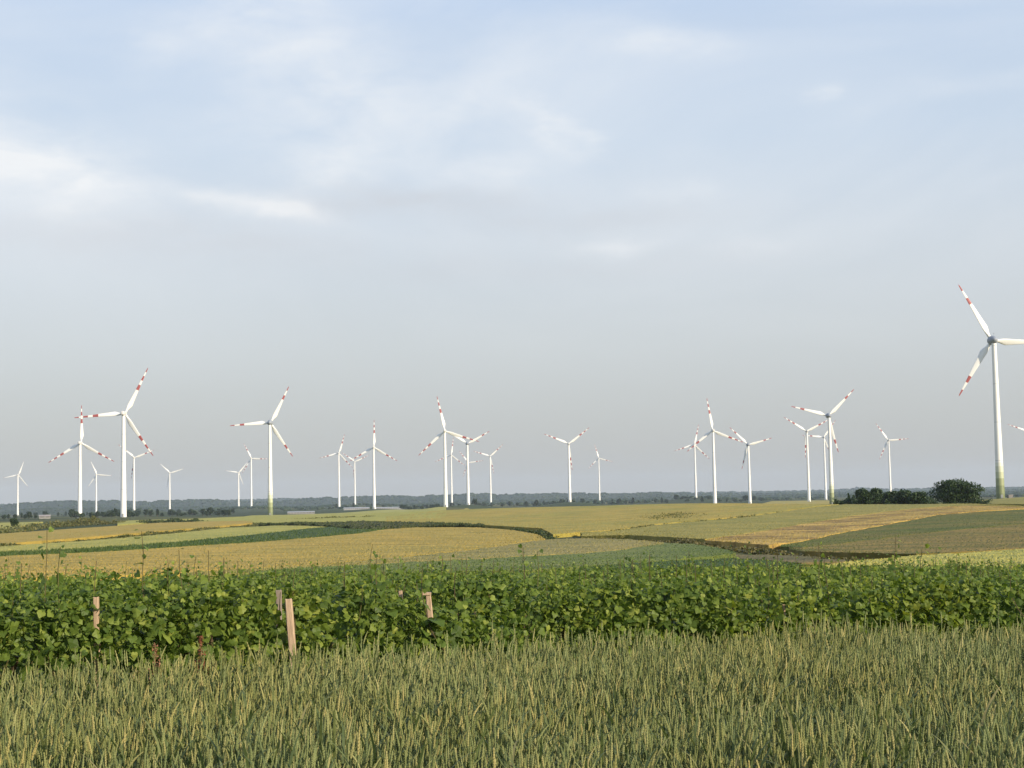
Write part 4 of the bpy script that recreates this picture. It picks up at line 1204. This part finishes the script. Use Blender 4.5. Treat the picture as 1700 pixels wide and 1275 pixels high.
# ------------------------------------------------------------------ foreground wheat
M_ear = leaf_mat('wheat_ear', [(0, (0.168, 0.205, 0.078)), (0.45, (0.228, 0.258, 0.1)), (0.8, (0.295, 0.305, 0.122)), (1, (0.41, 0.375, 0.16))], 0.28, 0.6, 0.2, patch=(1.1, 1.0, 0.85), patch_scale=0.8)
M_stem = leaf_mat('wheat_stem', [(0, (0.115, 0.152, 0.056)), (0.6, (0.168, 0.2, 0.073)), (1, (0.255, 0.26, 0.105))], 0.15, 0.6, 0.25)
M_flag = leaf_mat('wheat_leaf', [(0, (0.083, 0.115, 0.042)), (0.6, (0.125, 0.16, 0.057)), (0.9, (0.19, 0.21, 0.075)), (1, (0.3, 0.255, 0.11))], 0.35, 0.55, 0.3, patch=(1.0, 0.97, 0.95), patch_scale=0.7)


def wheat_template(seed, lod):
    r = random.Random(seed)
    ac = Acc()
    bend = r.uniform(0.0, 0.3) if r.random() < 0.85 else r.uniform(0.3, 0.9)
    Hs = 0.80
    # stem
    pts = [(0, 0, 0.12)] + [(0.02 * math.sin(z * 3) * r.uniform(.5, 1), 0, z) for z in (0.45, 0.7)] + [(0.01, 0, Hs)]
    tube(ac, pts, [0.0026, 0.0025, 0.0022, 0.0019], 3, 1, cap=False)
    # ear: two ranks of spikelets stacked along a curving axis
    L = r.uniform(0.07, 0.105); ns = 8 if lod == 0 else 5
    p = np.array([0.01, 0.0, Hs]); ang = bend * 0.35
    rings = []
    m_ = 6 if lod == 0 else 4
    tw = r.uniform(0, PI)
    for i in range(ns * 2 + 1):
        u = i / (ns * 2)
        a_ = ang + bend * 0.65 * u
        env = (0.55 + 0.45 * math.sin(PI * min(1, u * 1.15 + 0.08))) * (1 if u < 0.97 else 0.35)
        w = 0.0052 * env * (1.22 if i % 2 else 0.72); tk = 0.0043 * env * (0.8 if i % 2 else 1.15)
        t = np.linspace(0, 2 * PI, m_, endpoint=False)
        q = np.stack([np.cos(t) * tk, np.sin(t) * w, 0 * t], 1)
        c, s = math.cos(tw), math.sin(tw)
        q = np.stack([q[:, 0] * c - q[:, 1] * s, q[:, 0] * s + q[:, 1] * c, q[:, 2]], 1)
        ca_, sa_ = math.cos(a_), math.sin(a_)
        q = np.stack([q[:, 0] * ca_ + q[:, 2] * sa_, q[:, 1], -q[:, 0] * sa_ + q[:, 2] * ca_], 1)
        rings.append(p + q)
        p = p + np.array([sa_, 0, ca_]) * L / (ns * 2)
    ac.grid(np.array(rings), 0, wrap=True)
    # leaves
    for li in range(2 if lod == 0 else 1):
        z0 = r.uniform(0.52, 0.76) if li == 0 else r.uniform(0.3, 0.55)
        an = r.uniform(0, 2 * PI); Ln = r.uniform(0.14, 0.26); dr = r.uniform(0.1, 0.8)
        q = []
        pp = np.array([0.0, 0, z0]); el = r.uniform(1.0, 1.4)
        for i in range(5):
            w = 0.0065 * (1 - (i / 4.2) ** 2)
            d_ = np.array([math.cos(an), math.sin(an), 0]); n_ = np.array([-math.sin(an), math.cos(an), 0])
            q.append([pp - n_ * w, pp + n_ * w])
            pp = pp + (d_ * math.cos(el) + np.array([0, 0, math.sin(el)])) * Ln / 4
            el -= dr * 0.6
        ac.grid(np.array(q), 2)
    V = np.concatenate(ac.V); L_ = np.concatenate(ac.L); Z_ = np.concatenate(ac.Z); Mt = np.concatenate(ac.M)
    f = []; o_ = 0
    for z_ in Z_:
        f.append(tuple(L_[o_:o_ + z_])); o_ += z_
    return V, f, Mt


wx, wy = [], []
NW = 104000
X_ = rng.uniform(-9.5, 10.5, NW); Y_ = rng.uniform(3.6, 15.2, NW)
Yn = Y_ + (fnoise(X_, X_ * 0 + 3, 0.8) - 0.5) * 0.5
Dw = np.hypot(X_, Y_)
keep = (Yn < wheat_edge(X_) - 0.02) & (np.abs(X_) < Dw * 0.40 + 1.6) & (Dw > 4.6)
X_, Y_, Dw = X_[keep], Y_[keep], Dw[keep]
wh = Acc()
nv = 14
hts = 0.89 + 0.2 * fnoise(X_, Y_, 1.0) + rng.normal(0, 0.065, len(X_))
hts = np.where(rng.random(len(X_)) < 0.02, hts * 1.1, hts)
var = rng.integers(0, nv, len(X_))
for lod in (0, 1):
    for v in range(nv):
        sel = (var == v) & ((Dw < 8.5) if lod == 0 else (Dw >= 8.5))
        k = sel.sum()
        if not k: continue
        T, f, Mt = wheat_template(v + 100 * lod, lod)
        R = rotz(rng.normal(-0.6, 1.3, k)) @ rotx(rng.normal(0, 0.14, k)) @ roty(rng.normal(0, 0.15, k))
        R = np.where((rng.random(k) < 0.085)[:, None, None], R @ roty(rng.uniform(0.3, 0.8, k)), R)
        R = R * (hts[sel] * np.array(1.0))[:, None, None]
        fat = rng.uniform(0.9, 1.25, k)
        O = np.stack([X_[sel], Y_[sel], ground(X_[sel], Y_[sel])], 1)
        wh.stamp(T, f, R, O, Mt)
tag(wh.build('wheat', [M_ear, M_stem, M_flag]), 'green wheat with ripening ears filling the whole foreground', 'wheat', kind='stuff')

# ------------------------------------------------------------------ air
hz = Acc()
x0, x1, y0, y1, z0, z1 = -11500, 11500, -800, 13600, -60, 175
hz.faces([(x0, y0, z0), (x1, y0, z0), (x1, y1, z0), (x0, y1, z0), (x0, y0, z1), (x1, y0, z1), (x1, y1, z1), (x0, y1, z1)],
         [(3, 2, 1, 0), (4, 5, 6, 7), (0, 1, 5, 4), (1, 2, 6, 5), (2, 3, 7, 6), (3, 0, 4, 7)])
mt, nt, out = new_mat('haze')
pv = nd(nt, 'ShaderNodeVolumePrincipled')
pv.inputs['Color'].default_value = (0.74, 0.86, 1.0, 1)
pv.inputs['Density'].default_value = 4.2e-5
pv.inputs['Anisotropy'].default_value = 0.0
nt.links.new(pv.outputs[0], out.inputs['Volume'])
tag(hz.build('haze', mt), 'thin bluish haze over the plain and hills', 'haze', kind='stuff')

# ------------------------------------------------------------------ light and sky
SUN_AZ = math.radians(128)      # clockwise from the view direction: low behind the right shoulder
SUN_EL = math.radians(21)
sv = Vector((math.sin(SUN_AZ) * math.cos(SUN_EL), math.cos(SUN_AZ) * math.cos(SUN_EL), math.sin(SUN_EL)))
ld = bpy.data.lights.new('sun', 'SUN'); ld.energy = 5.0; ld.angle = math.radians(0.6); ld.color = (1.0, 0.87, 0.68)
lo = bpy.data.objects.new('sun', ld); COL.objects.link(lo)
lo.rotation_euler = sv.to_track_quat('Z', 'Y').to_euler()
lo.location = (0, 0, 500)

w = bpy.data.worlds.new('World'); S.world = w; w.use_nodes = True
nt = w.node_tree
for n in list(nt.nodes): nt.nodes.remove(n)
out = nd(nt, 'ShaderNodeOutputWorld'); bg = nd(nt, 'ShaderNodeBackground')
sky = nd(nt, 'ShaderNodeTexSky', sky_type='NISHITA')
sky.sun_disc = False; sky.sun_elevation = SUN_EL; sky.sun_rotation = SUN_AZ
sky.air_density = 1.0; sky.dust_density = 2.0; sky.ozone_density = 1.0
STR = 0.1
tc = nd(nt, 'ShaderNodeTexCoord')
sx = nd(nt, 'ShaderNodeSeparateXYZ'); nt.links.new(tc.outputs['Generated'], sx.inputs[0])
k = 1 / STR
def kc(r, g, b): return (r * k, g * k, b * k)
# veil of thin high cloud and murk: grey near the horizon, paler blue higher up
veil = ramp(nt, sx.outputs[2], [(0.0, kc(0.40, 0.395, 0.38)), (0.04, kc(0.435, 0.445, 0.44)), (0.10, kc(0.505, 0.53, 0.545)), (0.17, kc(0.545, 0.59, 0.64)), (0.23, kc(0.50, 0.58, 0.68)), (0.30, kc(0.48, 0.57, 0.70)), (0.4, kc(0.38, 0.52, 0.77)), (0.7, kc(0.30, 0.44, 0.7)), (1.0, kc(0.26, 0.4, 0.66))])
c = mix(nt, 0.86, sky.outputs[0], veil)


def math_n(op, a_, b_=None):
    n = nd(nt, 'ShaderNodeMath', operation=op)
    for s_, v_ in ((n.inputs[0], a_), (n.inputs[1], b_)):
        if v_ is None: continue
        if isinstance(v_, (int, float)): s_.default_value = v_
        else: nt.links.new(v_, s_)
    return n.outputs[0]


# azimuth and elevation of the looked-at sky, in degrees
az_ = math_n('MULTIPLY', math_n('ARCTAN2', sx.outputs[0], sx.outputs[1]), 180 / PI)
el_ = math_n('MULTIPLY', math_n('ARCSINE', sx.outputs[2]), 180 / PI)
cmb = nd(nt, 'ShaderNodeCombineXYZ')
nt.links.new(az_, cmb.inputs[0]); nt.links.new(el_, cmb.inputs[1])
v1 = mapping(nt, cmb.outputs[0], (0.055, 0.13, 1), (0, 0, 0.25))
n1 = noise(nt, v1, 1.0, 6, 0.55, 0.6)
v2 = mapping(nt, cmb.outputs[0], (0.22, 0.55, 1), (0, 0, -0.15))
n2 = noise(nt, v2, 1.0, 7, 0.6, 0.4)


v3 = mapping(nt, cmb.outputs[0], (0.16, 0.34, 1), (0, 0, 0.3))
nw = nd(nt, 'ShaderNodeTexNoise'); nw.inputs['Scale'].default_value = 1.0; nw.inputs['Detail'].default_value = 7; nw.inputs['Roughness'].default_value = 0.62
nt.links.new(v3, nw.inputs['Vector'])
sw_ = nd(nt, 'ShaderNodeSeparateColor'); nt.links.new(nw.outputs['Color'], sw_.inputs[0])
aw_ = math_n('ADD', az_, math_n('MULTIPLY', math_n('SUBTRACT', sw_.outputs[0], 0.5), 7.0))
ew_ = math_n('ADD', el_, math_n('MULTIPLY', math_n('SUBTRACT', sw_.outputs[1], 0.5), 1.6))


def puff(a0, e0, wa, we, amp, tilt=0.0):
    """a soft cloud patch centred on an azimuth and elevation"""
    da = math_n('SUBTRACT', aw_, a0); de = math_n('SUBTRACT', math_n('SUBTRACT', ew_, e0), math_n('MULTIPLY', da, tilt))
    q = math_n('ADD', math_n('POWER', math_n('ABSOLUTE', math_n('DIVIDE', da, wa)), 2.0), math_n('POWER', math_n('ABSOLUTE', math_n('DIVIDE', de, we)), 2.0))
    return math_n('MULTIPLY', math_n('EXPONENT', math_n('MULTIPLY', q, -1.0)), amp)


def pix(x, y):
    d_ = ray(x, y)
    return math.degrees(math.atan2(d_[0], d_[1])), math.degrees(math.atan(d_[2]))


puffs = None
for x, y, wa, we, amp, tilt in [(-20, 245, 4.6, 1.9, 0.9, -0.25), (120, 300, 3.4, 1.1, 0.4, -0.2), (415, 336, 2.2, 0.36, 0.95, -0.02), (480, 343, 1.6, 0.3, 0.35, -0.08), (600, 190, 7.0, 2.4, 0.42, 0.12), (905, 210, 1.2, 0.8, 0.8, -0.6), (560, 275, 2.2, 0.8, 0.35, 0.1),
                                (820, 285, 2.4, 0.7, 0.4, -0.15), (1090, 66, 2.2, 0.55, 0.42, -0.15), (1000, 405, 1.6, 0.28, 0.55, 0.0), (1250, 415, 1.4, 0.4, 0.18, 0), (450, 50, 4.0, 2.2, 0.5, -0.45), (1360, 155, 0.9, 0.3, 0.3, 0), (1600, 150, 3.6, 0.35, 0.22, 0.12), (1110, 330, 2.0, 0.5, 0.25, -0.1), (280, 90, 2.0, 0.8, 0.25, 0.2)]:
    a0, e0 = pix(x, y)
    p_ = puff(a0, e0, wa, we, amp, tilt)
    puffs = p_ if puffs is None else math_n('ADD', puffs, p_)
brk = nd(nt, 'ShaderNodeMapRange'); nt.links.new(n2, brk.inputs[0])
brk.inputs[1].default_value = 0.3; brk.inputs[2].default_value = 0.66; brk.inputs[3].default_value = 0.25; brk.inputs[4].default_value = 1.15
cl = math_n('MULTIPLY', puffs, brk.outputs[0])
wis = nd(nt, 'ShaderNodeMapRange'); nt.links.new(n1, wis.inputs[0])
wis.inputs[1].default_value = 0.42; wis.inputs[2].default_value = 0.75; wis.inputs[3].default_value = 0.0; wis.inputs[4].default_value = 0.5
hi = nd(nt, 'ShaderNodeMapRange'); nt.links.new(el_, hi.inputs[0])
hi.inputs[1].default_value = 4.0; hi.inputs[2].default_value = 11.0
cl = math_n('ADD', cl, math_n('MULTIPLY', wis.outputs[0], hi.outputs[0]))
cl = nd(nt, 'ShaderNodeClamp'); nt.links.new(math_n('ADD', math_n('MULTIPLY', puffs, 0.0), 0.0), cl.inputs[0])
tot = math_n('ADD', math_n('MULTIPLY', puffs, brk.outputs[0]), math_n('MULTIPLY', wis.outputs[0], hi.outputs[0]))
nt.links.new(tot, cl.inputs[0])
c = mix(nt, cl.outputs[0], c, kc(0.69, 0.71, 0.73))
# a band of grey stratus below the bright patches
gs = None
for x, y, wa, we, amp in [(700, 330, 5, 0.55, 0.55), (250, 395, 9, 0.8, 0.4), (1000, 365, 5, 0.5, 0.35), (880, 440, 8, 0.6, 0.25)]:
    a0, e0 = pix(x, y)
    p_ = puff(a0, e0, wa, we, amp)
    gs = p_ if gs is None else math_n('ADD', gs, p_)
c = mix(nt, math_n('MULTIPLY', gs, brk.outputs[0]), c, kc(0.475, 0.49, 0.52))
nt.links.new(c, bg.inputs[0]); bg.inputs[1].default_value = STR
nt.links.new(bg.outputs[0], out.inputs[0])

# ------------------------------------------------------------------ render settings
S.render.engine = 'CYCLES'
S.view_settings.view_transform = 'Standard'
S.view_settings.look = 'None'
S.view_settings.exposure = 0.36
S.view_settings.gamma = 1
S.cycles.use_denoising = True
S.cycles.max_bounces = 6
S.cycles.diffuse_bounces = 3
S.cycles.transmission_bounces = 4
S.cycles.transparent_max_bounces = 8
S.cycles.volume_bounces = 0
